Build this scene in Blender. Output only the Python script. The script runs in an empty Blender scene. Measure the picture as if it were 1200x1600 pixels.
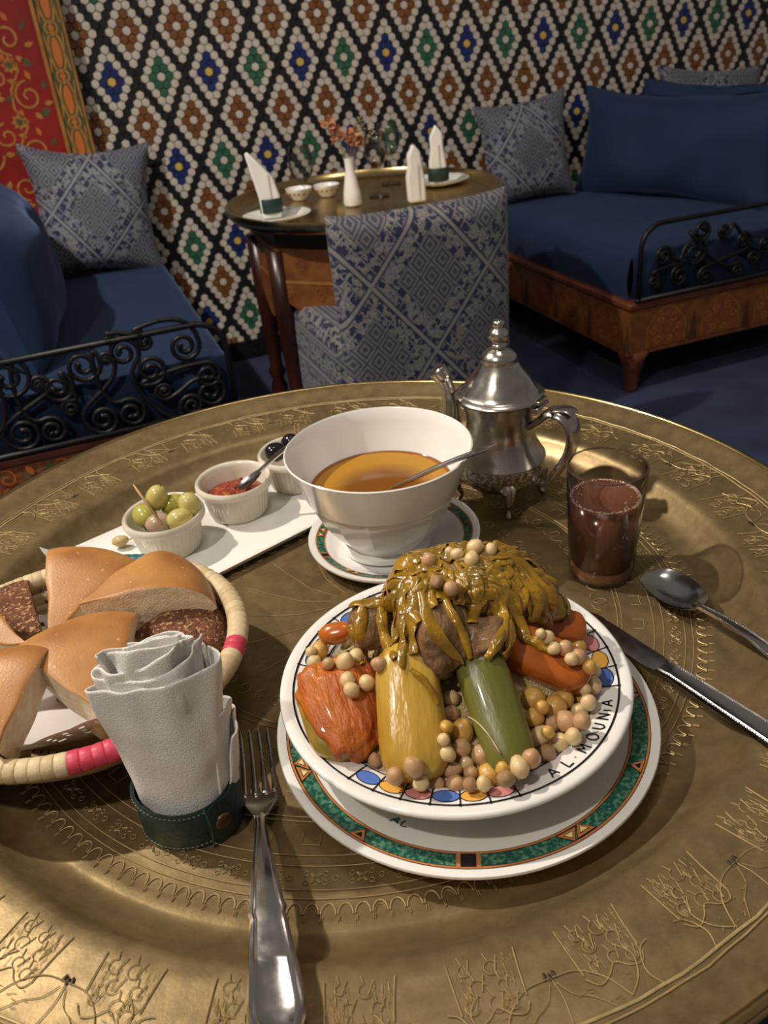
import bpy, bmesh, math, random
from math import sin, cos, pi, radians, hypot, atan2, sqrt
from mathutils import Vector, Matrix, noise
from mathutils.bvhtree import BVHTree
random.seed(7)
SC = bpy.context.scene
COL = SC.collection

# ------------------------------------------------------------------ camera
T = .62                       # height of the tray floor above the room floor
CAMH = T + .45
FPX, PITCH, ROLL = 1285.12, radians(31.0215), radians(-5.469)
_R = Vector((1, 0, 0)); _U = Vector((0, sin(PITCH), cos(PITCH))); _F = Vector((0, cos(PITCH), -sin(PITCH)))
_X = _R * cos(ROLL) + _U * sin(ROLL); _Y = -_R * sin(ROLL) + _U * cos(ROLL)
cam = bpy.data.cameras.new('camera'); camo = bpy.data.objects.new('camera', cam); COL.objects.link(camo)
cam.sensor_fit = 'VERTICAL'; cam.sensor_height = 36; cam.lens = FPX / 1600 * 36
cam.clip_start = .02
camo.matrix_world = Matrix(((_X.x, _Y.x, -_F.x, 0), (_X.y, _Y.y, -_F.y, 0), (_X.z, _Y.z, -_F.z, CAMH), (0, 0, 0, 1)))
cam.dof.use_dof = True; cam.dof.focus_distance = .60; cam.dof.aperture_fstop = cam.lens / 1000 / .0022
SC.camera = camo
# ------------------------------------------------------------------ world, lights, exposure
W = bpy.data.worlds.new('room_glow'); SC.world = W; W.use_nodes = True
W.node_tree.nodes['Background'].inputs[0].default_value = (1.0, .88, .76, 1)
W.node_tree.nodes['Background'].inputs[1].default_value = .15

def lamp(name, kind, loc, target, power, size, colour, spot=None):
    l = bpy.data.lights.new(name, kind); l.energy = power; l.color = colour
    if kind == 'AREA': l.shape = 'DISK'; l.size = size
    else: l.shadow_soft_size = size
    if spot: l.spot_size = radians(spot); l.spot_blend = .5
    o = bpy.data.objects.new(name, l); COL.objects.link(o); o.location = loc
    o.rotation_euler = (Vector(target) - Vector(loc)).to_track_quat('-Z', 'Y').to_euler()
    return o
lamp('ceiling_spotlight', 'SPOT', (-1.2, 1.02, 2.3), (.1, .9, T), 150, .025, (1, .90, .76), 150)
lamp('ceiling_spotlight', 'SPOT', (-.75, -.25, 2.3), (0, .6, T), 62, .04, (1, .90, .78), 110)
lamp('ceiling_spotlight', 'SPOT', (.6, 1.5, 2.5), (.6, 2.9, .6), 22, .06, (1, .86, .72), 120)
lamp('metal_highlight_fill', 'AREA', (.15, .75, 2.55), (.1, .8, T), 4, .45, (1, .90, .78))  # added area light with no known source, gives metals broad highlights
SC.view_settings.view_transform = 'Standard'; SC.view_settings.look = 'None'
SC.view_settings.exposure = 0.0; SC.view_settings.gamma = 1; SC.view_settings.use_curve_mapping = False

# ------------------------------------------------------------------ helpers
def ray(px, py):
    x = (px - 600) / FPX; y = -(py - 800) / FPX
    return _X * x + _Y * y + _F
CO = Vector((0, 0, CAMH))
def at(px, py, z):                      # point of the room seen there at height z above the tray floor
    d = ray(px, py); return CO + d * ((T + z - CAMH) / d.z)
A0 = radians(18.456); D0 = 2.95
WU = Vector((cos(A0), sin(A0), 0)); WN = Vector((-sin(A0), cos(A0), 0)); WP = Vector((-.2184 * D0, D0, 0))
def LW(s, n, z=0): return WP + WU * s + WN * n + Vector((0, 0, z))   # room frame: along the tiled wall, towards it, up

class MB:
    def __init__(self): self.v = []; self.f = []; self.m = []
    def add(self, vs, fs, mi=0):
        b = len(self.v); self.v += [tuple(v) for v in vs]
        self.f += [tuple(i + b for i in f) for f in fs]; self.m += [mi] * len(fs); return self
    def box(self, c, s, mi=0, rot=None):
        vs = [Vector(((i & 1) - .5, ((i >> 1) & 1) - .5, (i >> 2) - .5)) for i in range(8)]
        vs = [Vector((v.x * s[0], v.y * s[1], v.z * s[2])) for v in vs]
        if rot: vs = [rot @ v for v in vs]
        vs = [v + Vector(c) for v in vs]
        return self.add(vs, [(0, 2, 3, 1), (4, 5, 7, 6), (0, 1, 5, 4), (2, 6, 7, 3), (0, 4, 6, 2), (1, 3, 7, 5)], mi)
    def lathe(self, prof, seg=48, mi=0, c=(0, 0, 0), sx=1, sy=1, rf=None):
        vs = []; n = len(prof)
        for k in range(seg):
            a = 2 * pi * k / seg
            for j, (r, z) in enumerate(prof):
                q = rf(a, r, z) if rf else r
                vs.append((c[0] + q * cos(a) * sx, c[1] + q * sin(a) * sy, c[2] + z))
        fs = []
        for k in range(seg):
            k2 = (k + 1) % seg
            for j in range(n - 1):
                r0, r1 = prof[j][0], prof[j + 1][0]
                if r0 < 1e-7 and r1 < 1e-7: continue
                fs.append((k * n + j, k2 * n + j, k2 * n + j + 1, k * n + j + 1))
        return self.add(vs, fs, mi)
    def tube(self, pts, rad, seg=10, mi=0, cap=True, flat=1, up=None):
        pts = [Vector(p) for p in pts]; n = len(pts)
        if not hasattr(rad, '__len__'): rad = [rad] * n
        vs = []; ref = Vector(up) if up else None; prev = None
        for i, p in enumerate(pts):
            t = (pts[min(i + 1, n - 1)] - pts[max(i - 1, 0)]).normalized()
            if ref is not None: a = ref - t * ref.dot(t)
            elif prev is None:
                a = t.orthogonal()
            else: a = prev - t * prev.dot(t)
            a.normalize(); prev = a; b = t.cross(a)
            for k in range(seg):
                w = 2 * pi * k / seg
                vs.append(p + a * (rad[i] * flat * cos(w)) + b * (rad[i] * sin(w)))
        fs = [(i * seg + k, i * seg + (k + 1) % seg, (i + 1) * seg + (k + 1) % seg, (i + 1) * seg + k) for i in range(n - 1) for k in range(seg)]
        if cap: fs += [tuple(range(seg))[::-1], tuple((n - 1) * seg + k for k in range(seg))]
        return self.add(vs, fs, mi)
    def ball(self, c, s, mi=0, seg=16, rings=10, fn=None, rot=None):
        vs = [(0, 0, 1)]
        for j in range(1, rings):
            b = pi * j / rings
            for k in range(seg): a = 2 * pi * k / seg; vs.append((sin(b) * cos(a), sin(b) * sin(a), cos(b)))
        vs.append((0, 0, -1)); out = []
        for v in vs:
            v = Vector(v); q = fn(v) if fn else v
            q = Vector((q.x * s[0], q.y * s[1], q.z * s[2]))
            if rot: q = rot @ q
            out.append(q + Vector(c))
        fs = [(0, 1 + k, 1 + (k + 1) % seg) for k in range(seg)]
        for j in range(rings - 2):
            o = 1 + j * seg
            fs += [(o + k, o + seg + k, o + seg + (k + 1) % seg, o + (k + 1) % seg) for k in range(seg)]
        o = 1 + (rings - 2) * seg
        fs += [(o + k, len(vs) - 1, o + (k + 1) % seg) for k in range(seg)]
        return self.add(out, fs, mi)
    def grid(self, fn, nu, nv, mi=0, cu=False, flip=False):
        vs = [fn(i / nu, j / nv) for i in range(nu + (0 if cu else 1)) for j in range(nv + 1)]
        N = nu if cu else nu + 1; fs = []
        for i in range(nu):
            i2 = (i + 1) % N
            for j in range(nv):
                q = (i * (nv + 1) + j, i2 * (nv + 1) + j, i2 * (nv + 1) + j + 1, i * (nv + 1) + j + 1)
                fs.append(q[::-1] if flip else q)
        return self.add(vs, fs, mi)
    def prism(self, poly, z0, z1, mi=0, tf=None):
        n = len(poly); vs = [(x, y, z0) for x, y in poly] + [(x, y, z1) for x, y in poly]
        if tf: vs = [tf(Vector(v)) for v in vs]
        return self.add(vs, [tuple(range(n))[::-1], tuple(range(n, 2 * n))] + [(i, (i + 1) % n, n + (i + 1) % n, n + i) for i in range(n)], mi)
    def mesh(self, name, mats, smooth=True, merge=False):
        me = bpy.data.meshes.new(name); me.from_pydata(self.v, [], self.f)
        for m in mats: me.materials.append(m)
        if len(mats) > 1: me.polygons.foreach_set('material_index', self.m)
        if merge:
            bm = bmesh.new(); bm.from_mesh(me); bmesh.ops.remove_doubles(bm, verts=bm.verts, dist=merge if merge is not True else 1e-6)
            bmesh.ops.recalc_face_normals(bm, faces=bm.faces); bm.to_mesh(me); bm.free()
        if smooth:
            me.polygons.foreach_set('use_smooth', [True] * len(me.polygons))
            if smooth is not True:
                try: me.set_sharp_from_angle(angle=radians(smooth))
                except Exception: pass
        me.update(); return me

def link(name, me, parent=None, loc=None, rot=None):
    o = bpy.data.objects.new(name, me); COL.objects.link(o)
    if parent: o.parent = parent
    if loc is not None: o.location = loc
    if rot is not None: o.rotation_euler = rot
    return o
def part(name, mb, mats, parent=None, smooth=True, merge=False, sub=0, bevel=0, solid=0, label=None, loc=None, rot=None, stuff=False):
    if not isinstance(mats, (list, tuple)): mats = [mats]
    o = link(name, mb.mesh(name, mats, smooth, merge), parent, loc, rot)
    if solid: m = o.modifiers.new('s', 'SOLIDIFY'); m.thickness = solid; m.offset = 0
    if bevel: m = o.modifiers.new('b', 'BEVEL'); m.width = bevel; m.segments = 2; m.limit_method = 'ANGLE'
    if sub: m = o.modifiers.new('u', 'SUBSURF'); m.levels = m.render_levels = sub
    if label: o['label'] = label
    if stuff: o['kind'] = 'stuff'
    return o
def tag(o, label=None, cat=None, group=None, kind=None):
    if label: o['label'] = label
    if cat: o['category'] = cat
    if group: o['group'] = group
    if kind: o['kind'] = kind
    return o
def thing(name, label, cat, loc=(0, 0, 0), rotz=0, group=None, kind=None):
    o = bpy.data.objects.new(name, None); o.empty_display_size = .02; COL.objects.link(o)
    o.location = loc; o.rotation_euler = (0, 0, rotz); return tag(o, label, cat, group, kind)
def copy_tree(o, parent=None):
    c = o.copy(); COL.objects.link(c)
    if parent: c.parent = parent
    for ch in list(o.children): copy_tree(ch, c)
    return c

# ------------------------------------------------------------------ materials
class NT:
    def __init__(self, m): self.t = m.node_tree; self.n = self.t.nodes; self.l = self.t.links
    def node(self, ty, **kw):
        n = self.n.new(ty)
        for k, v in kw.items(): setattr(n, k, v)
        return n
    def put(self, sock, v):
        if hasattr(v, 'links') or hasattr(v, 'is_linked'): self.l.new(v, sock)
        elif isinstance(v, (tuple, list)) and len(v) == 3 and sock.type == 'RGBA': sock.default_value = (*v, 1)
        else: sock.default_value = v
    def math(self, op, a, b=0, c=0):
        n = self.node('ShaderNodeMath', operation=op)
        self.put(n.inputs[0], a); self.put(n.inputs[1], b); self.put(n.inputs[2], c); return n.outputs[0]
    def mix(self, f, a, b, mode='MIX'):
        n = self.node('ShaderNodeMix', data_type='RGBA', blend_type=mode)
        self.put(n.inputs[0], f); self.put(n.inputs[6], a); self.put(n.inputs[7], b); return n.outputs[2]
    def coord(self, scale=(1, 1, 1), which='Object'):
        tc = self.node('ShaderNodeTexCoord'); mp = self.node('ShaderNodeMapping'); mp.inputs['Scale'].default_value = scale
        self.l.new(tc.outputs[which], mp.inputs[0]); return mp.outputs[0]
    def noise(self, scale, detail=3, vec=None, rough=.5, dist=0):
        n = self.node('ShaderNodeTexNoise'); n.inputs['Scale'].default_value = scale; n.inputs['Detail'].default_value = detail
        n.inputs['Roughness'].default_value = rough; n.inputs['Distortion'].default_value = dist
        self.l.new(vec or self.coord(), n.inputs['Vector']); return n.outputs[0]
    def ramp(self, f, a, b):
        n = self.node('ShaderNodeMapRange'); self.put(n.inputs[0], f); n.inputs[1].default_value = a; n.inputs[2].default_value = b; return n.outputs[0]
    def bump(self, h, strength=.3, dist=.001, normal=None):
        n = self.node('ShaderNodeBump'); n.inputs['Strength'].default_value = strength; n.inputs['Distance'].default_value = dist
        self.l.new(h, n.inputs['Height'])
        if normal: self.l.new(normal, n.inputs['Normal'])
        return n.outputs[0]
def mat(name, c1, c2=None, rough=.5, metal=0, ns=40, lo=.35, hi=.65, bump=0, bs=200, bd=.001, sss=0, sssr=(1, .5, .25), ssd=.004,
        coat=0, sheen=0, trans=0, ior=1.45, scale=(1, 1, 1), rough2=None, spec=.5, spots=None):
    m = bpy.data.materials.new(name); m.use_nodes = True; t = NT(m); B = t.n['Principled BSDF']
    co = t.coord(scale)
    if c2:
        f = t.ramp(t.noise(ns, 4, co), lo, hi); col = t.mix(f, c1, c2)
        if rough2 is not None:
            t.put(B.inputs['Roughness'], t.math('ADD', t.math('MULTIPLY', f, rough2 - rough), rough))
        else: B.inputs['Roughness'].default_value = rough
    else: col = None; B.inputs['Base Color'].default_value = (*c1, 1); B.inputs['Roughness'].default_value = rough
    if spots:
        cs, sc, th = spots; f = t.ramp(t.noise(sc, 2, co), th, th + .04)
        col = t.mix(f, col if col else c1, cs)
    if col: t.l.new(col, B.inputs['Base Color'])
    B.inputs['Metallic'].default_value = metal; B.inputs['IOR'].default_value = ior
    B.inputs['Specular IOR Level'].default_value = spec
    if bump: t.l.new(t.bump(t.noise(bs, 4, co), bump, bd), B.inputs['Normal'])
    if sss:
        B.inputs['Subsurface Weight'].default_value = sss; B.inputs['Subsurface Radius'].default_value = sssr; B.inputs['Subsurface Scale'].default_value = ssd
    if coat: B.inputs['Coat Weight'].default_value = coat; B.inputs['Coat Roughness'].default_value = .06
    if sheen: B.inputs['Sheen Weight'].default_value = sheen; B.inputs['Sheen Roughness'].default_value = .4; B.inputs['Sheen Tint'].default_value = (.3, .45, .9, 1)
    if trans: B.inputs['Transmission Weight'].default_value = trans
    return m
M = {}
M['porcelain'] = mat('white_glazed_porcelain', (.84, .83, .81), (.78, .77, .75), rough=.12, ns=12, coat=.3)
M['cream'] = mat('cream_stoneware', (.74, .70, .60), (.64, .58, .46), rough=.22, ns=30, coat=.2)
M['black_ink'] = mat('black_ink', (.008, .008, .01), rough=.25)
M['silver'] = mat('worn_silver', (.62, .59, .55), (.42, .39, .36), rough=.16, rough2=.32, metal=1, ns=60, bump=.05, bs=90)
M['silver_engraved'] = mat('engraved_silver', (.62, .59, .55), (.26, .23, .20), rough=.25, metal=1, ns=260, lo=.45, hi=.55, bump=.9, bs=260, bd=.002)
M['steel'] = mat('scuffed_steel', (.60, .58, .58), (.50, .48, .48), rough=.14, rough2=.25, metal=1, ns=90, bump=.03, bs=500)
def brass_mat():
    m = mat('aged_brass', (.40, .29, .13), rough=.3, metal=1); t = NT(m); B = t.n['Principled BSDF']
    co = t.coord()
    a = t.ramp(t.noise(9, 5, co, .6, .6), .35, .68); b = t.ramp(t.noise(60, 5, co, .7), .4, .7); c = t.ramp(t.noise(4.5, 3, co, .5, 1.2), .42, .62)
    col = t.mix(a, (.235, .168, .080), (.155, .108, .050)); col = t.mix(t.math('MULTIPLY', b, .5), col, (.37, .27, .13))
    t.l.new(col, B.inputs['Base Color']); B.inputs['Metallic'].default_value = .62
    r = t.math('ADD', .33, t.math('MULTIPLY', t.math('ADD', a, c), .08)); t.l.new(r, B.inputs['Roughness'])
    n1 = t.bump(t.noise(16, 3, co), .35, .004); n2 = t.bump(t.noise(420, 3, co), .12, .0006, n1); t.l.new(n2, B.inputs['Normal'])
    return m
M['brass'] = brass_mat()
M['brass_line'] = mat('chased_brass_line', (.60, .46, .23), (.42, .32, .15), rough=.42, metal=.4, ns=120)  # brighter than the tray: worn lines, with relief highlights put into the colour
M['brass_dark'] = mat('tarnished_brass_seed', (.05, .04, .025), rough=.5, metal=.6)
M['brass_edge'] = mat('polished_brass_edge', (.52, .40, .19), (.42, .30, .13), rough=.22, metal=1, ns=30)
M['iron'] = mat('black_wrought_iron', (.006, .006, .008), (.014, .013, .014), rough=.42, metal=.3, ns=120, bump=.3, bs=250)
M['velvet'] = mat('blue_velvet', (.004, .0175, .056), (.005, .023, .070), rough=.8, ns=7, sheen=.2, bump=.25, bs=9, bd=.012)
M['carpet'] = mat('blue_carpet', (.035, .05, .11), (.02, .03, .075), rough=.95, ns=5, bump=.4, bs=400)
M['dark_wood'] = mat('dark_turned_wood', (.038, .010, .006), (.018, .006, .004), rough=.3, ns=20, scale=(1, 1, .2))
M['grout'] = mat('dark_grout', (.06, .05, .04), (.035, .03, .026), rough=.9, ns=90)
def thin_glass(nm='clear_glass', base=.03, ro=.02, edge=(.15, .12, .10)):
    m = bpy.data.materials.new(nm); m.use_nodes = True; t = NT(m); t.n.remove(t.n['Principled BSDF'])
    tr = t.node('ShaderNodeBsdfTransparent'); lw0 = t.node('ShaderNodeLayerWeight'); lw0.inputs[0].default_value = .5; t.l.new(t.mix(t.math('POWER', lw0.outputs['Facing'], 1.7), (.97, .97, .96), edge), tr.inputs[0]); g = t.node('ShaderNodeBsdfGlossy'); g.inputs['Roughness'].default_value = ro; g.inputs[0].default_value = (.9, .9, .9, 1)
    fr = t.node('ShaderNodeLayerWeight'); fr.inputs[0].default_value = .5; mx = t.node('ShaderNodeMixShader'); t.l.new(t.math('ADD', base, t.math('MULTIPLY', .75, t.math('POWER', fr.outputs['Facing'], 4))), mx.inputs[0]); t.l.new(tr.outputs[0], mx.inputs[1]); t.l.new(g.outputs[0], mx.inputs[2])
    t.l.new(mx.outputs[0], t.n['Material Output'].inputs[0]); return m
M['glass'] = thin_glass(); M['bg_glass'] = thin_glass('stemware_glass', .12, .24, (.93, .92, .91))
M['linen'] = mat('white_linen', (.82, .80, .77), (.74, .72, .69), rough=.9, ns=900, bump=.8, bs=1100, bd=.001)
M['leather'] = mat('dark_green_leather', (.010, .030, .028), (.015, .040, .036), rough=.42, ns=200, bump=.5, bs=330, bd=.0012)
M['leather_edge'] = mat('green_leather_edge', (.03, .085, .08), rough=.5)
M['thread'] = mat('grey_thread', (.25, .30, .28), rough=.8)
M['bronze'] = mat('bronze_snap', (.16, .11, .07), rough=.35, metal=.9)


# ------------------------------------------------------------------ structure: floor, tiled wall
def struct(name, mb, mats, **k):
    o = part(name, mb, mats, **k); o['kind'] = 'structure'; return o
mb = MB(); mb.box((.9, 2.2, -.02), (9, 8, .04)); struct('floor', mb, M['carpet'], smooth=False)
mb = MB()
mb.prism([(-1.6, -.004), (3.6, -.004), (3.6, .15), (-1.6, .15)], 0, 2.6)
wall = struct('wall_back', mb, M['grout'], smooth=False)
wall.matrix_world = Matrix.Translation(WP) @ Matrix.Rotation(A0, 4, 'Z')
TP = .0519 * 2.95 / 6; ZC = 1.093
tm = [mat('white_wall_tile', (.56, .51, .45), (.46, .42, .37), rough=.4, ns=30),
      mat('black_wall_tile', (.012, .013, .016), rough=.35),
      mat('brown_wall_tile', (.19, .075, .022), (.14, .052, .016), rough=.35, ns=50),
      mat('green_wall_tile', (.035, .125, .075), (.02, .09, .05), rough=.35, ns=50),
      mat('blue_wall_tile', (.016, .03, .15), (.01, .018, .10), rough=.35, ns=50),
      mat('yellow_wall_tile', (.55, .38, .08), rough=.4)]
def tile_colour(i, j):      # j rows down from the centre row, i half pitches from the origin column
    best = None
    J = round(j / 6)
    for r in (J - 1, J, J + 1):
        for c2 in range(int(math.floor(i / 6)) - 2, int(math.floor(i / 6)) + 4):
            if (c2 + r) % 2: continue
            dj = abs(j - 6 * r); di = abs(i - 6 * c2) / 2      # in pitches
            if dj == 6: continue
            m = 3 - dj / 2                                      # black edge sits at this offset
            if di < m - 1e-6 or (dj == 0 and di < 3):
                k = r % 4
                kind = 2 if r % 2 == 0 else (4 if ((c2 - r) // 2 + (0 if k == 1 else 0)) % 2 else 3)
                ring = m - di
                if dj == 0 and di == 0: return 5 if kind == 4 else 0
                if ring > 1.01: return kind
                return 0
    return 1
def hexa(mbx, x, z, mi=0, r=None):
    r = r or TP * .56
    o = [(x + r * sin(pi / 3 * k), 0.001, z + r * cos(pi / 3 * k)) for k in range(6)]
    q = [(x + r * .86 * sin(pi / 3 * k), -.0045, z + r * .86 * cos(pi / 3 * k)) for k in range(6)]
    mbx.add(o + q, [tuple(range(6, 12))] + [(k, (k + 1) % 6, 6 + (k + 1) % 6, 6 + k) for k in range(6)], mi)
tiles = []
for j in range(-34, 50):
    z = ZC - j * TP * .8660
    if z < .01 or z > 1.8: continue
    for i in range(-110, 270):
        if (i + j) % 2: continue
        s = i * TP / 2
        if s < -1.3 or s > 3.2: continue
        tiles.append((s, z, tile_colour(i, j)))
def tkey(t): 
    s, z, k = t; P = LW(s, 0, z); vis = s > -.16 and .72 < z < 1.185
    return (not vis, (P - CO).length)
tiles.sort(key=tkey)
tme = []
for k, m in enumerate(tm):
    mb = MB(); hexa(mb, 0, 0); tme.append(mb.mesh('tile', [m], smooth=False))
for s, z, k in tiles[:300]: link('tile', tme[k], wall, (s, -.004, z))
mb = MB()
for s, z, k in tiles[300:]: hexa(mb, s, z, k)
o = part('tile', mb, tm, wall, smooth=False, stuff=True); o.location = (0, -.004, 0)
mb = MB(); mb.prism([(-1.6, -.02), (3.6, -.02), (3.6, -.005), (-1.6, -.005)], 0, .07); o = struct('wall_foot_shade', mb, M['iron'], smooth=False)  # near-black colour stands in for the shade along the wall foot
o.matrix_world = wall.matrix_world.copy()

# ------------------------------------------------------------------ strips and fills for painted or chased line work
def resample(pts, step):
    out = [Vector(pts[0])]
    for a, b in zip(pts, pts[1:]):
        a = Vector(a); b = Vector(b); k = max(1, int((b - a).length / step))
        out += [a.lerp(b, (i + 1) / k) for i in range(k)]
    return out
def strip(mbx, pts, w, zf, mi=0, step=.004, closed=False, ridge=0):
    if closed: pts = list(pts) + [pts[0]]
    P = resample(pts, step); n = len(P); vs = []; K = 3 if ridge else 2
    for i, p in enumerate(P):
        a = P[i - 1] if i else (P[-2] if closed else P[0]); b = P[i + 1] if i < n - 1 else (P[1] if closed else P[-1])
        t = (b - a); t = t.normalized() if t.length > 1e-9 else Vector((1, 0)); q = Vector((-t.y, t.x)) * w / 2
        for s in ((-1, 0, 1) if ridge else (-1, 1)):
            x = p + q * s; vs.append((x.x, x.y, zf(x.x, x.y) + (ridge if s == 0 else 0)))
    mbx.add(vs, [(i * K + s, i * K + s + 1, (i + 1) * K + s + 1, (i + 1) * K + s) for i in range(n - 1) for s in range(K - 1)], mi)
def fill(mbx, poly, zf, mi=0, rings=2):
    n = len(poly); cx = sum(p[0] for p in poly) / n; cy = sum(p[1] for p in poly) / n; vs = [(cx, cy, zf(cx, cy))]
    for r in range(1, rings + 1):
        for p in poly: x = cx + (p[0] - cx) * r / rings; y = cy + (p[1] - cy) * r / rings; vs.append((x, y, zf(x, y)))
    fs = [(0, 1 + k, 1 + (k + 1) % n) for k in range(n)]
    for r in range(rings - 1): fs += [(1 + r * n + k, 1 + (r + 1) * n + k, 1 + (r + 1) * n + (k + 1) % n, 1 + r * n + (k + 1) % n) for k in range(n)]
    mbx.add(vs, fs, mi)
def pol(a, r): a = radians(a); return (r * cos(a), r * sin(a))
def arc(cx, cy, r, a0, a1, n=12): return [(cx + r * cos(radians(a0 + (a1 - a0) * k / n)), cy + r * sin(radians(a0 + (a1 - a0) * k / n))) for k in range(n + 1)]
def local(pts, a, r):        # small motif in its own frame (x along the rim, y outwards) set at angle a, radius r
    c = Vector(pol(a, r)); y = c.normalized(); x = Vector((y.y, -y.x)) * -1
    return [tuple(c + x * p[0] + y * p[1]) for p in pts]
def stand(o, s, n, z, extra=0):      # put an upright flat drawing (x, y) -> (s, z) facing the room
    o.matrix_world = Matrix.Translation(LW(s, n, z)) @ Matrix.Rotation(A0 + extra, 4, 'Z') @ Matrix.Rotation(pi / 2, 4, 'X'); return o

# ------------------------------------------------------------------ painted red panel on the wall
red = mat('red_lacquer', (.26, .014, .012), (.19, .009, .008), rough=.38, ns=9)
ochre = mat('ochre_paint', (.40, .19, .038), (.29, .12, .025), rough=.45, ns=60)
gold = mat('gilded_moulding', (.42, .20, .05), (.30, .13, .03), rough=.4, metal=.3, ns=25)
olive = mat('olive_paint', (.07, .075, .025), (.05, .05, .02), rough=.5, ns=40)
orange_p = mat('orange_paint', (.45, .12, .02), rough=.45)
pan = thing('painted_panel', 'tall red wooden panel painted with golden scrollwork, beside the mosaic', 'panel'); pan.matrix_world = Matrix.Translation(LW(0, -.06, .40)) @ Matrix.Rotation(A0, 4, 'Z') @ Matrix.Rotation(pi / 2, 4, 'X')
mb = MB(); mb.box((-.62, .7, -.028), (.755, 1.4, .05)); part('board', mb, red, pan, smooth=False)
mb = MB(); mb.box((-.218, .7, -.02), (.085, 1.4, .06)); part('stile', mb, olive, pan, smooth=False, bevel=.003)
mb = MB(); mb.box((-.255, .7, .012), (.012, 1.4, .014)); mb.box((-.181, .7, .010), (.007, 1.4, .012)); part('moulding', mb, gold, pan, smooth=False, bevel=.003)
mb = MB(); zf = lambda x, y: .0105
for k in range(11):                    # chain of interlaced ovals down the stile
    y0 = .03 + k * .125
    for (yy, ry, rx) in ((y0, .052, .020), (y0 + .0625, .017, .017)):
        strip(mb, [(-.218 + rx * cos(a * pi / 12), yy + ry * sin(a * pi / 12)) for a in range(24)], .0055, zf, 1, closed=True)
    fill(mb, [(-.218 + .012 * cos(a * pi / 8), y0 + .040 * sin(a * pi / 8)) for a in range(16)], zf, 0)
    fill(mb, [(-.218 + .008 * cos(a * pi / 5), y0 + .0625 + .008 * sin(a * pi / 5)) for a in range(10)], zf, 0)
    for sx in (-1, 1): strip(mb, [(-.218 + sx * .028, y0 - .05), (-.218 + sx * .021, y0), (-.218 + sx * .028, y0 + .05)], .004, zf, 1)
part('painted_chain', mb, [orange_p, ochre], pan, smooth=False)
mb = MB(); zf = lambda x, y: -.002
def curl(cx, cy, r, a0, turns, sgn=1, n=26):
    return [(cx + r * (1 - .82 * k / n) * cos(a0 + sgn * turns * 2 * pi * k / n), cy + r * (1 - .82 * k / n) * sin(a0 + sgn * turns * 2 * pi * k / n)) for k in range(n + 1)]
def leaf(x, y, a, L, w): return [(x + cos(a) * u * L - sin(a) * v * w, y + sin(a) * u * L + cos(a) * v * w) for u, v in ((0, 0), (.25, .42), (.55, .5), (1, 0), (.55, -.5), (.25, -.42))]
for k in range(27):
    y0 = .10 + k % 9 * .15; sg = 1 if (k + k // 9) % 2 else -1; cx = -.335 + .008 * sg - .225 * (k // 9)
    strip(mb, curl(cx, y0, .042, pi / 2 * sg, 1.4, sg), .0065, zf, 1)
    strip(mb, curl(cx - .075, y0 + .05, .036, -pi / 2 * sg, 1.3, -sg), .006, zf, 1)
    strip(mb, [(cx - .02, y0 - .07), (cx - .05, y0 - .03), (cx - .045, y0 + .02), (cx - .01, y0 + .07), (cx - .02, y0 + .1)], .006, zf, 1)
    for q in range(7): fill(mb, leaf(cx + .045 * cos(q * .9 + k), y0 + .045 * sin(q * .9 + k), q * .9 + k + .7, .028, .014), zf, (0, 1, 1, 2)[(q + k) % 4], 1)
    fx, fy = cx - .03, y0 + .085
    for q in range(8): fill(mb, leaf(fx, fy, q * pi / 4, .024, .013), zf, 1, 1)
    fill(mb, [(fx + .009 * cos(q), fy + .009 * sin(q)) for q in range(6)], lambda x, y: -.0012, 2, 1)
    fill(mb, leaf(cx + .02, y0 - .055, .5 * sg, .035, .022), zf, 2, 1)
    strip(mb, curl(cx - .15, y0, .05, 0, 1.3, sg), .007, zf, 1)
    for q in range(5): fill(mb, leaf(cx - .15 + .055 * cos(q * 1.2), y0 + .055 * sin(q * 1.2), q * 1.2, .03, .016), zf, 1, 1)
part('painted_scrollwork', mb, [orange_p, ochre, olive], pan, smooth=False)

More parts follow.
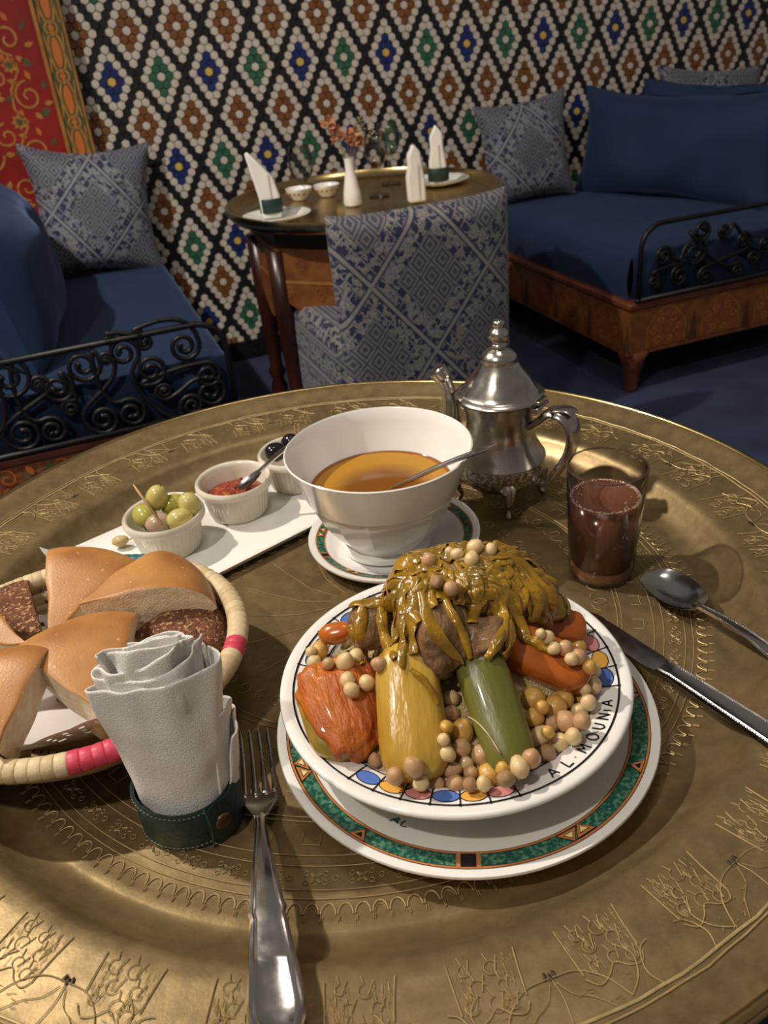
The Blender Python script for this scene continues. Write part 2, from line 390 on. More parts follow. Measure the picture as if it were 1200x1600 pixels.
# ------------------------------------------------------------------ fabrics
def jacquard(name, cell, dark=(.006, .010, .05), light=(.235, .218, .205), axes=('X', 'Z'), zo=0):
    m = bpy.data.materials.new(name); m.use_nodes = True; t = NT(m); B = t.n['Principled BSDF']
    co = t.coord(); sp = t.node('ShaderNodeSeparateXYZ'); t.l.new(co, sp.inputs[0]); x = sp.outputs[axes[0]]; z = t.math('SUBTRACT', sp.outputs[axes[1]], zo)
    u = t.math('DIVIDE', t.math('ADD', x, t.math('MULTIPLY', z, .85)), cell); v = t.math('DIVIDE', t.math('SUBTRACT', x, t.math('MULTIPLY', z, .85)), cell)
    fr = lambda q, k, o=0: t.math('ABSOLUTE', t.math('SUBTRACT', t.math('FRACT', t.math('ADD', t.math('MULTIPLY', q, k), 50 + o)), .5))
    U, V = fr(u, 1), fr(v, 1)                                  # .5 at the big lattice line, 0 mid cell
    big = t.math('MAXIMUM', U, V)
    line = t.math('GREATER_THAN', big, .482); gap = t.math('GREATER_THAN', big, .462)
    u5, v5 = fr(u, 5), fr(v, 5); sm = t.math('MAXIMUM', u5, v5)
    nest = t.math('GREATER_THAN', t.math('FRACT', t.math('MULTIPLY', sm, 4.4)), .55)
    inner = t.math('LESS_THAN', big, .30)
    f = t.ramp(t.noise(60, 2, co, .6), .47, .52)
    g = t.ramp(t.noise(230, 2, co, .6), .40, .62)
    orn = t.math('MULTIPLY', t.math('MAXIMUM', f, t.math('GREATER_THAN', t.math('MAXIMUM', fr(u, 8), fr(v, 8)), .44)), t.math('ADD', .45, t.math('MULTIPLY', g, .55)))
    nst = t.math('MULTIPLY', t.math('ADD', t.math('MULTIPLY', nest, .55), .18), t.math('ADD', .65, t.math('MULTIPLY', g, .35)))
    a = t.math('ADD', t.math('MULTIPLY', inner, nst), t.math('MULTIPLY', t.math('SUBTRACT', 1, inner), orn))
    a = t.math('MULTIPLY', a, t.math('SUBTRACT', 1, t.math('MULTIPLY', gap, .8))); a = t.math('MAXIMUM', a, t.math('MULTIPLY', line, .85))
    t.l.new(t.mix(a, dark, light), B.inputs['Base Color']); B.inputs['Roughness'].default_value = .7
    B.inputs['Sheen Weight'].default_value = .15
    t.l.new(t.bump(a, .25, .001), B.inputs['Normal'])
    return m
M['jac_chair'] = jacquard('blue_silver_jacquard', .28, zo=.086)
M['jac_cushion'] = jacquard('blue_silver_cushion_jacquard', .26, zo=.153, light=(.24, .24, .27), axes=('X', 'Z'))

def pillow(name, label, cat, m, size, mw, group=None, pinch=.10, puff=1.0, seam=True, lump=.012, seed=0, pz=None):
    a, b, c = size[0] / 2, size[1] / 2, size[2] / 2       # x width, z height, y thickness
    mb = MB()
    def f(side):
        def g(u, v):
            p, q = 2 * u - 1, 2 * v - 1
            x = a * p * (1 - pinch * (1 - q * q)) ; z = b * q * (1 - (pz or pinch) * (1 - p * p))
            th = ((1 - abs(p) ** 2.6) * (1 - abs(q) ** 2.6)) ** .5 * puff
            y = side * c * th
            w = noise.noise(Vector((x * 6 + seed, z * 6, side))) * lump
            return (x, y + w * th, z + w * .3)
        return g
    mb.grid(f(1), 26, 20); mb.grid(f(-1), 26, 20, flip=True)
    o = part(name, mb, m, merge=1e-5, sub=1); o.matrix_world = mw
    return tag(o, label, cat, group)
def MW(s, n, z, rz=0, rx=0, ry=0): return Matrix.Translation(LW(s, n, z)) @ Matrix.Rotation(A0 + rz, 4, 'Z') @ Matrix.Rotation(rx, 4, 'X') @ Matrix.Rotation(ry, 4, 'Y')

# ------------------------------------------------------------------ the two settees
apron = mat('amber_painted_wood', (.22, .085, .02), (.12, .035, .012), rough=.4, ns=28, lo=.3, hi=.7)
apron_l = mat('red_gold_painted_wood', (.25, .10, .03), (.14, .03, .012), rough=.45, ns=60, spots=((.10, .13, .06), 40, .6))
rail_m = mat('brown_rail_wood', (.15, .045, .02), (.10, .025, .012), rough=.35, ns=18)
umber = mat('umber_paint', (.08, .032, .012), (.05, .02, .01), rough=.5, ns=40)
russet = mat('russet_paint', (.24, .075, .02), (.16, .045, .014), rough=.5, ns=70)
def spiral(cx, cy, r, a0, turns, sgn, n=30):      # from the outside inwards
    return [(cx + r * (1 - .8 * (k / n)) * cos(a0 + sgn * turns * 2 * pi * k / n), cy + r * (1 - .8 * (k / n)) * sin(a0 + sgn * turns * 2 * pi * k / n)) for k in range(n + 1)]
def s_scroll(c1, r1, c2, r2, sg1, sg2, a1, a2, turns=1.75):
    p1 = spiral(*c1, r1, a1, turns, sg1)[::-1]; p2 = spiral(*c2, r2, a2, turns, sg2)
    A, B = Vector(p1[-1]), Vector(p2[0]); d1 = (A - Vector(p1[-2])).normalized(); d2 = (Vector(p2[1]) - B).normalized(); L = (B - A).length * .45
    mid = []
    for k in range(1, 10):
        t = k / 10; mid.append(tuple(A * (1 - t) ** 3 + (A + d1 * L) * 3 * t * (1 - t) ** 2 + (B - d2 * L) * 3 * t * t * (1 - t) + B * t ** 3))
    return p1 + mid + p2
def settee(label, s0, s1, base_n, iron_x, lz, apr, scr, mirror):
    t = thing('settee', label, 'settee'); t.matrix_world = Matrix.Translation(LW(s0, 0, 0)) @ Matrix.Rotation(A0, 4, 'Z')
    w = s1 - s0; L = -base_n
    mb = MB(); mb.box((w / 2, -L / 2 - .01, .205), (w, L - .02, .15)); part('apron', mb, apr, t, smooth=False)
    mb = MB(); mb.box((w / 2, -L / 2, .282), (w + .02, L + .01, .022)); part('rail', mb, rail_m, t, smooth=40, bevel=.006)
    mb = MB()
    def q(u, v):
        x = .012 + (w - .024) * u; y = -.01 - (L - .04) * v
        h = .425 + .008 * sin(pi * u) * sin(pi * v) + .010 * noise.noise(Vector((x * 3, y * 3, 1)))
        return (x, y, h)
    mb.grid(q, 24, 30)
    def side(pf, nrm):
        def g(u, v):
            x, y, z = q(*pf(u)); b = .012 * sin(pi * v)
            return (x + nrm[0] * b, y + nrm[1] * b, z + (.292 - z) * v)
        return g
    mb.grid(side(lambda u: (u, 1), (0, -1)), 24, 6, flip=True); mb.grid(side(lambda u: (u, 0), (0, 1)), 24, 6)
    mb.grid(side(lambda u: (0, u), (-1, 0)), 30, 6, flip=True); mb.grid(side(lambda u: (1, u), (1, 0)), 30, 6)
    part('seat_cushion', mb, M['velvet'], t, merge=1e-5, sub=1)
    for x in (.03, w - .03):
        for y in (-.05, -L + .03):
            mb = MB(); mb.lathe([(0, 0), (.020, 0), (.024, .010), (.019, .022), (.026, .034), (.022, .048), (.030, .07), (.037, .10), (.050, .135), (0, .135)], 4 if False else 16, c=(x + (.018 if x < .1 else -.018), y + .01, 0)); part('leg', mb, rail_m, t)
    # iron arm rest on the near end
    ir = iron_x; y = -L - .004; zb = .296; zt = .512
    tf = lambda p: (p[0], y, p[1])
    mb = MB(); x0, x1 = ir
    if mirror: out = [(x0, zt - .008), (x1 - .09, zt)] + arc(x1 - .075, zt - .065, .065, 85, 0, 8) + [(x1 - .010, zb)]
    else: out = [(x0 + .008, zb)] + arc(x0 + .07, zt - .065, .065, 180, 95, 8) + [(x1, zt - .004)]
    mb.tube([tf(p) for p in out], .0075, 8); mb.tube([(x0, y, zb + .004), (x1, y, zb + .004)], .0075, 8); fr = part('arm_frame', mb, M['iron'], t)
    for sc in scr:
        mb = MB(); pts = s_scroll(*sc); n = len(pts)
        mb.tube([tf(p) for p in pts], [.0058 if 6 < i < n - 7 else .0085 - .0004 * min(i, n - 1 - i) for i in range(n)], 8); part('iron_scroll', mb, M['iron'], t)
    return t
def spx(px, py, nn):              # pixel on the plane n = nn -> (s, z)
    d = ray(px, py); P0 = LW(0, nn); k = (P0 - CO).dot(WN) / d.dot(WN); P = CO + d * k; Q = P - WP
    return Q.dot(WU), P.z
def sc_list(lst, nn, s0):
    out = []
    for (x1, y1, r1, x2, y2, r2, g1, g2, a1, a2) in lst:
        a = spx(x1, y1, nn); b = spx(x2, y2, nn); k = 1 / 560
        out.append(((a[0] - s0, a[1]), r1 * k, (b[0] - s0, b[1]), r2 * k, g1, g2, radians(a1), radians(a2)))
    return out
scL = sc_list([(287, 540, 20, 215, 520, 6, -1, 1, 20, 90), (235, 577, 20, 325, 585, 18, 1, -1, 250, 100), (192, 550, 20, 300, 632, 16, 1, -1, 300, 200),
               (129, 571, 22, 206, 644, 20, -1, -1, 30, 120), (90, 606, 20, 110, 637, 11, -1, 1, 60, 60), (10, 592, 27, 83, 671, 18, -1, -1, 40, 120),
               (329, 612, 21, 256, 610, 12, -1, -1, 90, 300), (162, 654, 20, 165, 560, 8, 1, 1, 200, 0), (37, 677, 22, 60, 600, 10, 1, 1, 200, 40),
               (225, 533, 10, 170, 530, 6, 1, -1, 160, 90), (-50, 600, 24, -40, 690, 20, 1, 1, 30, 30)], -1.15, -1.06)
st1 = settee('blue velvet settee at the left, with black iron scroll arm rest', -1.06, -.04, -1.15, (.01, 1.02), 0, apron_l, scL, True)
scR = sc_list([(1035, 400, 16, 1085, 395, 26, 1, -1, 0, 180), (1100, 430, 15, 1160, 375, 16, 1, 1, 90, 270), (1130, 360, 12, 1175, 400, 14, -1, -1, 0, 90),
               (1020, 440, 12, 1060, 430, 18, -1, 1, 90, 90), (1095, 360, 18, 1150, 420, 12, 1, -1, 200, 120), (1195, 380, 16, 1230, 350, 16, -1, 1, 0, 100), (1250, 400, 20, 1300, 360, 18, 1, 1, 20, 200)], -1.04, 1.15)
st2 = settee('blue velvet settee at the right, on an amber painted base', 1.15, 2.25, -1.04, (.01, 1.05), 0, apron, scR, False)
# arched medallions painted on the right settee's apron
for face in (0, 1):
    mb = MB(); zf = lambda x, y: .0016
    for k in range(5 if face == 0 else 5):
        cx = .13 + k * .20
        ar = [(cx - .07, -.06)] + [(cx - .07 + .14 * i / 10, .005 + .055 * sin(pi * i / 10)) for i in range(11)] + [(cx + .07, -.06)]
        fill(mb, ar, zf, 0, 2); strip(mb, ar, .0025, lambda x, y: .0022, 1)
        fill(mb, [(cx + .085, -.065), (cx + .115, -.065), (cx + .10, .03)], zf, 2, 1)
        for q in range(6): strip(mb, curl(cx + .045 * cos(q), -.01 + .035 * sin(q), .014, q, 1.1), .003, lambda x, y: .0024, 1)
    o = part('painted_arches', mb, [russet, ochre, umber], st2, smooth=False)
    base = Matrix.Translation((0, -1.04 + .0, .205)) @ Matrix.Rotation(pi / 2, 4, 'X') if face == 0 else Matrix.Translation((0, 0, .205)) @ Matrix.Rotation(-pi / 2, 4, 'Z') @ Matrix.Rotation(pi / 2, 4, 'X')
    o.matrix_local = base
mb = MB()
for k in range(8):
    cx = .06 + k * .12
    strip(mb, curl(cx, 0, .035, k, 1.4), .005, lambda x, y: .0015, 0); strip(mb, curl(cx + .05, .03, .022, 2, 1.2, -1), .004, lambda x, y: .0015, 1)
    for q in range(5): fill(mb, leaf(cx + .03 * cos(q), .03 * sin(q), q, .03, .015), lambda x, y: .002, (1, 2)[q % 2], 1)
o = part('painted_scrollwork', mb, [ochre, orange_p, olive], st1, smooth=False); o.matrix_local = Matrix.Translation((0, -1.151, .215)) @ Matrix.Rotation(pi / 2, 4, 'X')

# ------------------------------------------------------------------ bolsters and cushions
pillow('patterned_cushion', 'blue and silver square cushion on the left settee, against the mosaic', 'cushion', M['jac_cushion'], (.40, .41, .15), MW(-.225, -.115, .612, .05, -.16, radians(6)), pinch=.17, seed=3)
pillow('patterned_cushion', 'blue and silver cushion on the right settee, nearest the small table', 'cushion', M['jac_cushion'], (.36, .37, .15), MW(1.32, -.12, .60, -.15, -.15, radians(-5)), pinch=.14, seed=8)
pillow('patterned_cushion', 'blue and silver cushion peeping over the long bolsters at the right', 'cushion', M['jac_cushion'], (.46, .40, .15), MW(2.10, -.15, .612, -.1, -.15, radians(5)), pinch=.12, seed=5)
pillow('bolster_cushion', 'long plain blue bolster at the front of the right settee', 'cushion', M['velvet'], (.86, .40, .20), MW(1.725, -.455, .590, radians(-72), -.16, radians(0)), pinch=.10, pz=.20, seed=11, lump=.03)
pillow('bolster_cushion', 'plain blue bolster half hidden behind the long front one', 'cushion', M['velvet'], (.66, .39, .16), MW(1.96, -.38, .595, radians(-68), -.1, radians(0)), pinch=.10, pz=.17, seed=12, lump=.02)
pillow('bolster_cushion', 'large plain blue bolster at the left edge, on the left settee', 'cushion', M['velvet'], (.90, .37, .26), MW(-.50, -.62, .60, radians(91), -.16, 0), pinch=.05, seed=14, lump=.03)

# ------------------------------------------------------------------ upholstered chair
ch = thing('upholstered_chair', 'upholstered chair in blue and silver fabric, seen from its back', 'chair'); ch.matrix_world = Matrix.Translation(LW(.385, -1.345, 0)) @ Matrix.Rotation(A0 + .03, 4, 'Z')
mb = MB()
def chf(side):
    def g(u, v):
        p = 2 * u - 1; x = .218 * p * (1 - .03 * (1 - v)); z = .20 + .53 * v + .012 * v * (abs(p) ** 4) - .004
        lean = .02 * (1 - v); e = (1 - abs(p) ** 10) ** .5 * (1 - max(0, (v - .5) * 2) ** 14) ** .5
        return (x, lean * -1 + (.035 + .01 * sin(pi * u)) * side * e + .035, z)
    return g
mb.grid(chf(-1), 26, 26); mb.grid(chf(1), 26, 26, flip=True); part('backrest', mb, M['jac_chair'], ch, merge=1e-5, sub=1)
mb = MB()
def rr(hw, hd, rad, n=5):
    out = []
    for cx, cy, a0 in ((hw - rad, hd - rad, 0), (-hw + rad, hd - rad, 90), (-hw + rad, -hd + rad, 180), (hw - rad, -hd + rad, 270)): out += arc(cx, cy, rad, a0, a0 + 90, n)
    return out
def slab(mbx, hw, hd, rad, levels, c=(0, 0), mi=0, cap=True):     # stack of rounded rectangles: levels = (inset, z)
    L = [[(c[0] + x * (1 - ins / hw), c[1] + y * (1 - ins / hd), z) for x, y in rr(hw, hd, rad)] for ins, z in levels]
    n = len(L[0]); vs = [p for l in L for p in l]
    fs = [(i * n + k, i * n + (k + 1) % n, (i + 1) * n + (k + 1) % n, (i + 1) * n + k) for i in range(len(L) - 1) for k in range(n)]
    if cap: fs += [tuple(range(n))[::-1], tuple((len(L) - 1) * n + k for k in range(n))]
    mbx.add(vs, fs, mi)
slab(mb, .212, .190, .03, [(.004, .20), (0, .25), (0, .40), (.004, .44), (.02, .462), (.06, .47)], c=(-.004, .225)); part('seat', mb, M['jac_chair'], ch, smooth=50)
mb = MB(); slab(mb, .209, .190, .03, [(0, .06), (0, .24)], c=(-.004, .220)); part('skirt', mb, M['jac_chair'], ch, smooth=50)
for x in (-.18, .18):
    for y in (.05, .38): mb = MB(); mb.prism([(x - .02, y - .02), (x + .02, y - .02), (x + .02, y + .02), (x - .02, y + .02)], 0, .08); part('leg', mb, M['dark_wood'], ch, smooth=False)

# ------------------------------------------------------------------ small table with its tray and settings
st = thing('tray_table', 'small round brass-topped table with an amber painted base, by the mosaic', 'table', LW(.42, -.86, 0), A0)
mb = MB(); mb.lathe([(0, .66), (.33, .66), (.345, .668), (.352, .683), (.360, .683), (.362, .672), (.35, .655), (.30, .648), (0, .648)], 72); part('tray', mb, M['brass_edge'], st, smooth=60)
mb = MB(); oc = [(.30 * cos(radians(22.5 + 45 * k)), .30 * sin(radians(22.5 + 45 * k))) for k in range(8)]
mb.prism(oc, .60, .648); part('frieze', mb, M['dark_wood'], st, smooth=False)
for k in range(8):
    a, b = Vector(oc[k]), Vector(oc[(k + 1) % 8]); mid = (a + b) / 2; ang = atan2((b - a).y, (b - a).x); wd = (b - a).length
    mb = MB(); pr = [(-wd / 2, .13), (-wd / 2, .0)] + [(-wd / 2 + wd * i / 12, -.005 + .035 * cos(pi * i / 6) - .03) for i in range(1, 12)] + [(wd / 2, 0), (wd / 2, .13)]
    mb.prism(pr[::-1], -.008, .008); p = part('apron_panel', mb, apron, st, smooth=False); p.matrix_local = Matrix.Translation((mid.x, mid.y, .475)) @ Matrix.Rotation(ang, 4, 'Z') @ Matrix.Rotation(pi / 2, 4, 'X')
    mb = MB(); strip(mb, [(-wd / 2, .05), (wd / 2, .05)], .008, lambda x, y: .0, 0); 
    for q in range(5): strip(mb, curl(-wd / 2 + wd * (q + .5) / 5, .09 if q % 2 else .02, .018, q, 1.2), .003, lambda x, y: 0, 1)
    o = part('painted_line', mb, [gold, russet], p, smooth=False); o.location = (0, 0, .0095)
    if abs(oc[k][0]) < .2: continue
    mb = MB(); mb.lathe([(0, 0), (.010, 0), (.014, .03), (.022, .06), (.013, .075), (.02, .10), (.025, .16), (.016, .19), (.026, .21), (.018, .23), (.022, .33), (.026, .43), (.028, .60), (0, .60)], 14, c=(oc[k][0], oc[k][1] * .94, 0)); part('leg', mb, M['dark_wood'], st)
TZ2 = .662
def bg(s, n, z=TZ2): return LW(s, n, z)
def plate_mb(R, h, seg=56):
    mb = MB(); mb.lathe([(0, .003), (R * .62, .003), (R * .70, h * .45), (R * .98, h), (R, h * .98), (R * .99, h * .86), (R * .70, h * .2), (R * .6, 0), (0, 0)], seg); return mb
mb = plate_mb(.085, .014); o = part('side_plate', mb, M['porcelain'], smooth=60, loc=bg(.165, -.93)); tag(o, 'white plate at the left of the small table, under a folded napkin', 'plate')
mb = plate_mb(.085, .014); o = part('side_plate', mb, M['porcelain'], smooth=60, loc=bg(.66, -.80)); tag(o, 'white plate at the far right of the small table', 'plate')
def small_napkin(label, loc, rz, ring, h=.14, lean=0):
    t = thing('folded_napkin', label, 'napkin', loc, rz); mb = MB()
    prof = [(-.024, 0), (-.027, .05), (-.034 + lean, h), (-.026 + lean, h * 1.02), (.012, .095), (.024, .05), (.022, 0)]
    if lean == 0: prof = [(-.022, 0), (-.024, .06), (-.018, .09), (-.020, h * .8), (-.004, h), (.014, h * .86), (.016, .09), (.022, .05), (.022, 0)]
    mb.prism(prof[::-1], -.014, .014, tf=lambda v: Vector((v.x, v.z * (1 - .35 * (v.y / h)), v.y))); part('cloth', mb, M['linen'], t, smooth=35, bevel=.005)
    mb = MB(); mb.prism([(-.001, .006), (-.002, h * .7), (.001, h * .7), (.004, .006)], -.0146, -.0162, tf=lambda v: Vector((v.x, v.z, v.y))); part('fold', mb, M['linen'], t, smooth=False)
    if ring: mb = MB(); mb.lathe([(.027, .012), (.0285, .014), (.0285, .044), (.027, .046), (.0255, .044), (.0255, .014), (.027, .012)], 28, sy=.72); part('napkin_ring', mb, M['leather'], t, smooth=60)
    return t
small_napkin('white folded napkin in a green ring, at the left of the small table', bg(.155, -.93, TZ2 + .006), .1, True, .15, -.012)
small_napkin('white folded napkin in a green ring, at the right of the small table', bg(.635, -.86, TZ2 + .006), 0, True, .15)
small_napkin('white folded napkin rising just behind the chair back, centre of small table', bg(.515, -.99), .2, False, .135)
M['bg_glass'] = M['glass']
def wine_glass(label, loc, s=1):
    t = thing('wine_glass', label, 'glass', loc); mb = MB()
    o1 = [(0, 0), (.028, 0), (.029, .002), (.008, .005), (.004, .012), (.0035, .065), (.010, .074), (.026, .090), (.0315, .110), (.030, .135), (.0255, .160)]
    i1 = [(.0245, .160), (.029, .135), (.0303, .110), (.025, .092), (.009, .0765), (0, .075)]
    mb.lathe([(r * s, z * s) for r, z in o1 + i1], 32); o = part('bowl_and_stem', mb, M['bg_glass'], t); return t
wine_glass('stemmed glass at the left of the vase on the small table', bg(.25, -.90), .97)
wine_glass('stemmed glass just right of the vase, the nearer of two', bg(.47, -.84), .97)
wine_glass('stemmed glass right of the vase, the farther of two', bg(.56, -.70), 1.0)
for (s, n, lb) in ((.285, -.72, 'small patterned bowl left of its twin on the small table'), (.36, -.73, 'small patterned bowl right of its twin, behind the white vase')):
    t = thing('small_bowl', lb, 'bowl', bg(s, n)); mb = MB(); mb.lathe([(0, 0), (.018, 0), (.020, .003), (.034, .022), (.0365, .03), (.0345, .03), (.032, .022), (.016, .006), (0, .006)], 36); part('body', mb, M['porcelain'], t, smooth=60)
    mb = MB()
    for k in range(16):
        a = k * 22.5; x, y = pol(a, .0335)
        mb.ball((x, y, .019), (.003, .003, .004), seg=6, rings=4)
    part('painted_dots', mb, ochre, t)
vz = thing('bud_vase', 'slim white vase on the small table', 'vase', bg(.375, -.90)); mb = MB()
mb.lathe([(0, 0), (.022, 0), (.024, .004), (.022, .03), (.016, .06), (.0115, .085), (.012, .105), (.014, .112), (.0125, .112), (.010, .10), (.0095, .08), (0, .078)], 32); part('body', mb, M['porcelain'], vz, smooth=60)
fl = thing('dried_flowers', 'spray of dried orange flowers in the slim white vase', 'flowers', bg(.375, -.90, TZ2 + .1))
pet = mat('dried_orange_petal', (.50, .22, .10), (.38, .14, .06), rough=.8, ns=80); stem = mat('dry_stem', (.16, .12, .05), rough=.8); pale = mat('pale_dry_seedhead', (.38, .33, .22), rough=.9)
rnd = random.Random(4)
for (x, z, r, m_) in ((-.042, .092, .024, pet), (-.026, .070, .022, pet), (-.03, .055, .015, pet), (.012, .048, .024, pet), (.028, .045, .022, pet), (.020, .068, .018, pet), (.0, .062, .016, pet), (.05, .075, .02, pale), (.062, .06, .014, pale), (.04, .095, .013, pale)):
    mb = MB(); mb.tube([(0, 0, -.07), (x * .35, 0, z * .4), (x, 0, z)], .0009, 5); s_ = part('stem', mb, stem, fl)
    mb = MB(); y0 = rnd.uniform(-.012, .012)
    if m_ is pet:
        for k in range(11):
            d = Vector((rnd.gauss(0, 1), rnd.gauss(0, 1), rnd.gauss(.3, 1))).normalized(); e = d.orthogonal().normalized(); g = d.cross(e); c = Vector((x, y0, z)); L = r * rnd.uniform(.8, 1.1)
            mb.add([c, c + d * L * .6 + e * L * .4, c + d * L + g * L * .12, c + d * L * .6 - e * L * .4], [(0, 1, 2, 3)])
        part('flower_head', mb, pet, s_, smooth=False, solid=.0006)
    else:
        for k in range(16):
            d = Vector((rnd.gauss(0, 1), rnd.gauss(0, 1), rnd.gauss(.2, 1))).normalized() * r * rnd.uniform(.5, 1); mb.ball(Vector((x, y0, z)) + d, (.002, .002, .002), seg=5, rings=3)
        part('seed_head', mb, pale, s_)

# ================================================================== the large tray table
TC = (-.0346, .5922)
tt = thing('tray_table', 'large round chased brass tray table carrying the meal', 'table', (TC[0], TC[1], 0))
prof = [(0, 0), (.10, 0), (.20, 0), (.27, 0), (.300, .0002), (.304, .0012), (.308, .0005), (.314, .0012), (.322, .0045), (.330, .011), (.336, .0185), (.340, .0225), (.345, .0242), (.355, .0246),
        (.375, .0250), (.395, .0256), (.403, .0262), (.412, .0295), (.422, .0345), (.429, .0368), (.433, .0366), (.4355, .0345), (.435, .031), (.430, .0295)]
under = [(.420, .024), (.40, .0175), (.345, .016), (.335, .010), (.318, -.004), (.30, -.006), (0, -.006)]
def zprof(r):
    for (a, za), (b, zb) in zip(prof, prof[1:]):
        if a <= r <= b: return za + (zb - za) * (r - a) / (b - a)
    return 0
fine = []
for (a, za), (b, zb) in zip(prof[:-1], prof[1:]):
    k = max(1, int(abs(b - a) / .012)); fine += [(a + (b - a) * i / k, za + (zb - za) * i / k) for i in range(k)]
fine.append(prof[-1])
mb = MB(); seg = 240; vs = []
for k in range(seg):
    a = 2 * pi * k / seg
    for r, z in fine:
        h = noise.noise(Vector((r * cos(a) * 9, r * sin(a) * 9, 3))) * .0006 + noise.noise(Vector((r * cos(a) * 30, r * sin(a) * 30, 8))) * .0002
        vs.append((r * cos(a), r * sin(a), T + z + (h if .02 < r < .425 else 0) - .0006))
    for r, z in under: vs.append((r * cos(a), r * sin(a), T + z))
n = len(fine) + len(under)
mb.add(vs, [(k * n + j, (k + 1) % seg * n + j, (k + 1) % seg * n + j + 1, k * n + j + 1) for k in range(seg) for j in range(n - 1)])
part('tray', mb, M['brass'], tt)
mb = MB(); mb.lathe([(.4305 + .0032 * cos(q), T + .0352 + .0030 * sin(q)) for q in [2 * pi * i / 10 for i in range(11)]], 200); part('rolled_rim', mb, M['brass_edge'], tt)
zt = lambda x, y: T + zprof(hypot(x, y)) + .0001
# chased line work: raised burr ridges following the tray
eng = MB(); W1 = .0008; RG = .0004; rnd = random.Random(3)
def ring(r, w=W1, j=0):
    strip(eng, [pol(a * 2.0, r + rnd.uniform(-j, j)) for a in range(180)], w, zt, closed=True, ridge=RG, step=.01)
for r in (.2873, .2813, .265, .2575, .232, .2285, .155, .150): ring(r, .0007)
ring(.398, .0016, .0008); ring(.4015, .0010, .0008)
for k in range(180):                                   # scallops round the tray floor
    a = k * 2.0
    strip(eng, local(arc(0, -.0015, .0044, 12, 168, 8), a, .2935 - .003) , .0008, zt, ridge=RG) if False else strip(eng, [tuple(Vector(pol(a + .88 * cos(q), .2975 - .0072 * sin(q)))) for q in [pi * i / 8 for i in range(9)]], .0009, zt, ridge=RG)
    if k % 4 == 0: strip(eng, [tuple(Vector(pol(a + .62 * cos(q), .2975 - .0048 * sin(q)))) for q in [pi * i / 6 for i in range(7)]], .0005, zt, ridge=RG)
    for q in (-.8, -.62): strip(eng, [pol(a + q, .2985), pol(a + q + rnd.uniform(-.1, .1), .302 + rnd.uniform(0, .001))], .0005, zt, ridge=RG)
for k in range(60):                                    # crosses and rings between two lines
    a = k * 6
    for sx in (-1, 1):
        strip(eng, local([(-.0035 * sx, .003), (-.0012 * sx, .0005), (-.0012 * sx, -.0005), (-.0035 * sx, -.003)], a, .2732), .0007, zt, ridge=RG)
        strip(eng, local([(-.0028, .0032 * sx), (0, .0012 * sx), (.0028, .0032 * sx)], a, .2732), .0007, zt, ridge=RG)
    for dx in (-.0085, .0085):
        for dy in (-.003, .003): strip(eng, local(arc(dx * .72, dy, .0016, 0, 320, 7), a, .2732), .0006, zt, ridge=RG)
    strip(eng, local(arc(.0122, 0, .0018, 0, 350, 7), a, .2732), .0006, zt, ridge=RG)
for k in range(48):                                    # inner frieze: keys and drops
    a = k * 7.5
    strip(eng, local([(-.006, .0), (-.006, .009), (.0, .009), (.006, .009), (.006, .0)], a, .2405), .0006, zt, ridge=RG)
    strip(eng, local([(.0035 * cos(q) , .020 + .0055 * sin(q)) for q in [pi * i / 6 for i in range(13)]], a, .196), .0006, zt, ridge=RG)
    strip(eng, local([(-.010, .010), (-.004, .012), (0, .018), (.004, .012), (.010, .010)], a + 3.7, .198), .0006, zt, ridge=RG)
    strip(eng, local(curl(.003, 0, .008, k, 1.2), a, .178), .0005, zt, ridge=RG)
    strip(eng, local(curl(-.004, 0, .007, -k, 1.1, -1), a + 3, .130), .0005, zt, ridge=RG)
for k in range(16):
    a = k * 22.5
    strip(eng, [pol(a, .02), pol(a + 8, .05), pol(a + 2, .09), pol(a, .11)], .0005, zt, ridge=RG)
def sm2(P, n=5):
    P = [Vector((p[0], p[1], 0)) for p in P]; out = []
    for i in range(len(P) - 1):
        a = P[max(i - 1, 0)]; b = P[i]; c = P[i + 1]; d = P[min(i + 2, len(P) - 1)]
        for k in range(n):
            t = k / n; q = .5 * ((2 * b) + (c - a) * t + (2 * a - 5 * b + 4 * c - d) * t * t + (3 * b - a - 3 * c + d) * t ** 3); out.append((q.x, q.y))
    return out + [(P[-1].x, P[-1].y)]
NP = 36
for k in range(NP):                                    # border panels with rows of petals, big leaves between
    a = k * 360 / NP + rnd.uniform(-.4, .4); R0 = .3655
    E = lambda pts, w=.0005, h=RG: strip(eng, local(pts, a, R0), w, zt, ridge=h, step=.003)
    for sx in (-1, 1): E([(sx * .0185 + .0004, -.0155), (sx * .0178, -.004), (sx * .0172, .010 + rnd.uniform(-.003, .004))], .0008, RG * 1.3)
    for cx, cy in ((-.0100, -.0095), (-.0050, .0000), (-.0100, .0085), (.0035, -.0085), (.0085, .0010), (.0025, .0095), (.0105, .0125)):
        g = rnd.uniform(-60, 60); cx += rnd.uniform(-.001, .001); cy += rnd.uniform(-.001, .001); q = rnd.uniform(.0028, .0042)
        E(arc(cx, cy, q, 40 + g, 300 + g, 10), .0005)
        E([(cx + q + .0006, cy - q - .002), (cx + q * .4, cy + q * .6)], .0006)
        E([(cx - q * .6, cy - q - .0045), (cx - q * .2, cy - q)], .0006)
    for q in range(64):
        x = rnd.uniform(-.017, .017); y = rnd.uniform(-.015, .009); x += .004 * (1 if x > 0 else -1) * (abs(x) < .01); E([(x, y), (x + .0003, y + rnd.uniform(.002, .006))], .00030, RG * .5)
    E(sm2([(-.0175, .0135), (-.012, .019), (-.005, .0165), (.001, .012), (.007, .0165), (.014, .018), (.0175, .013)]), .0007)
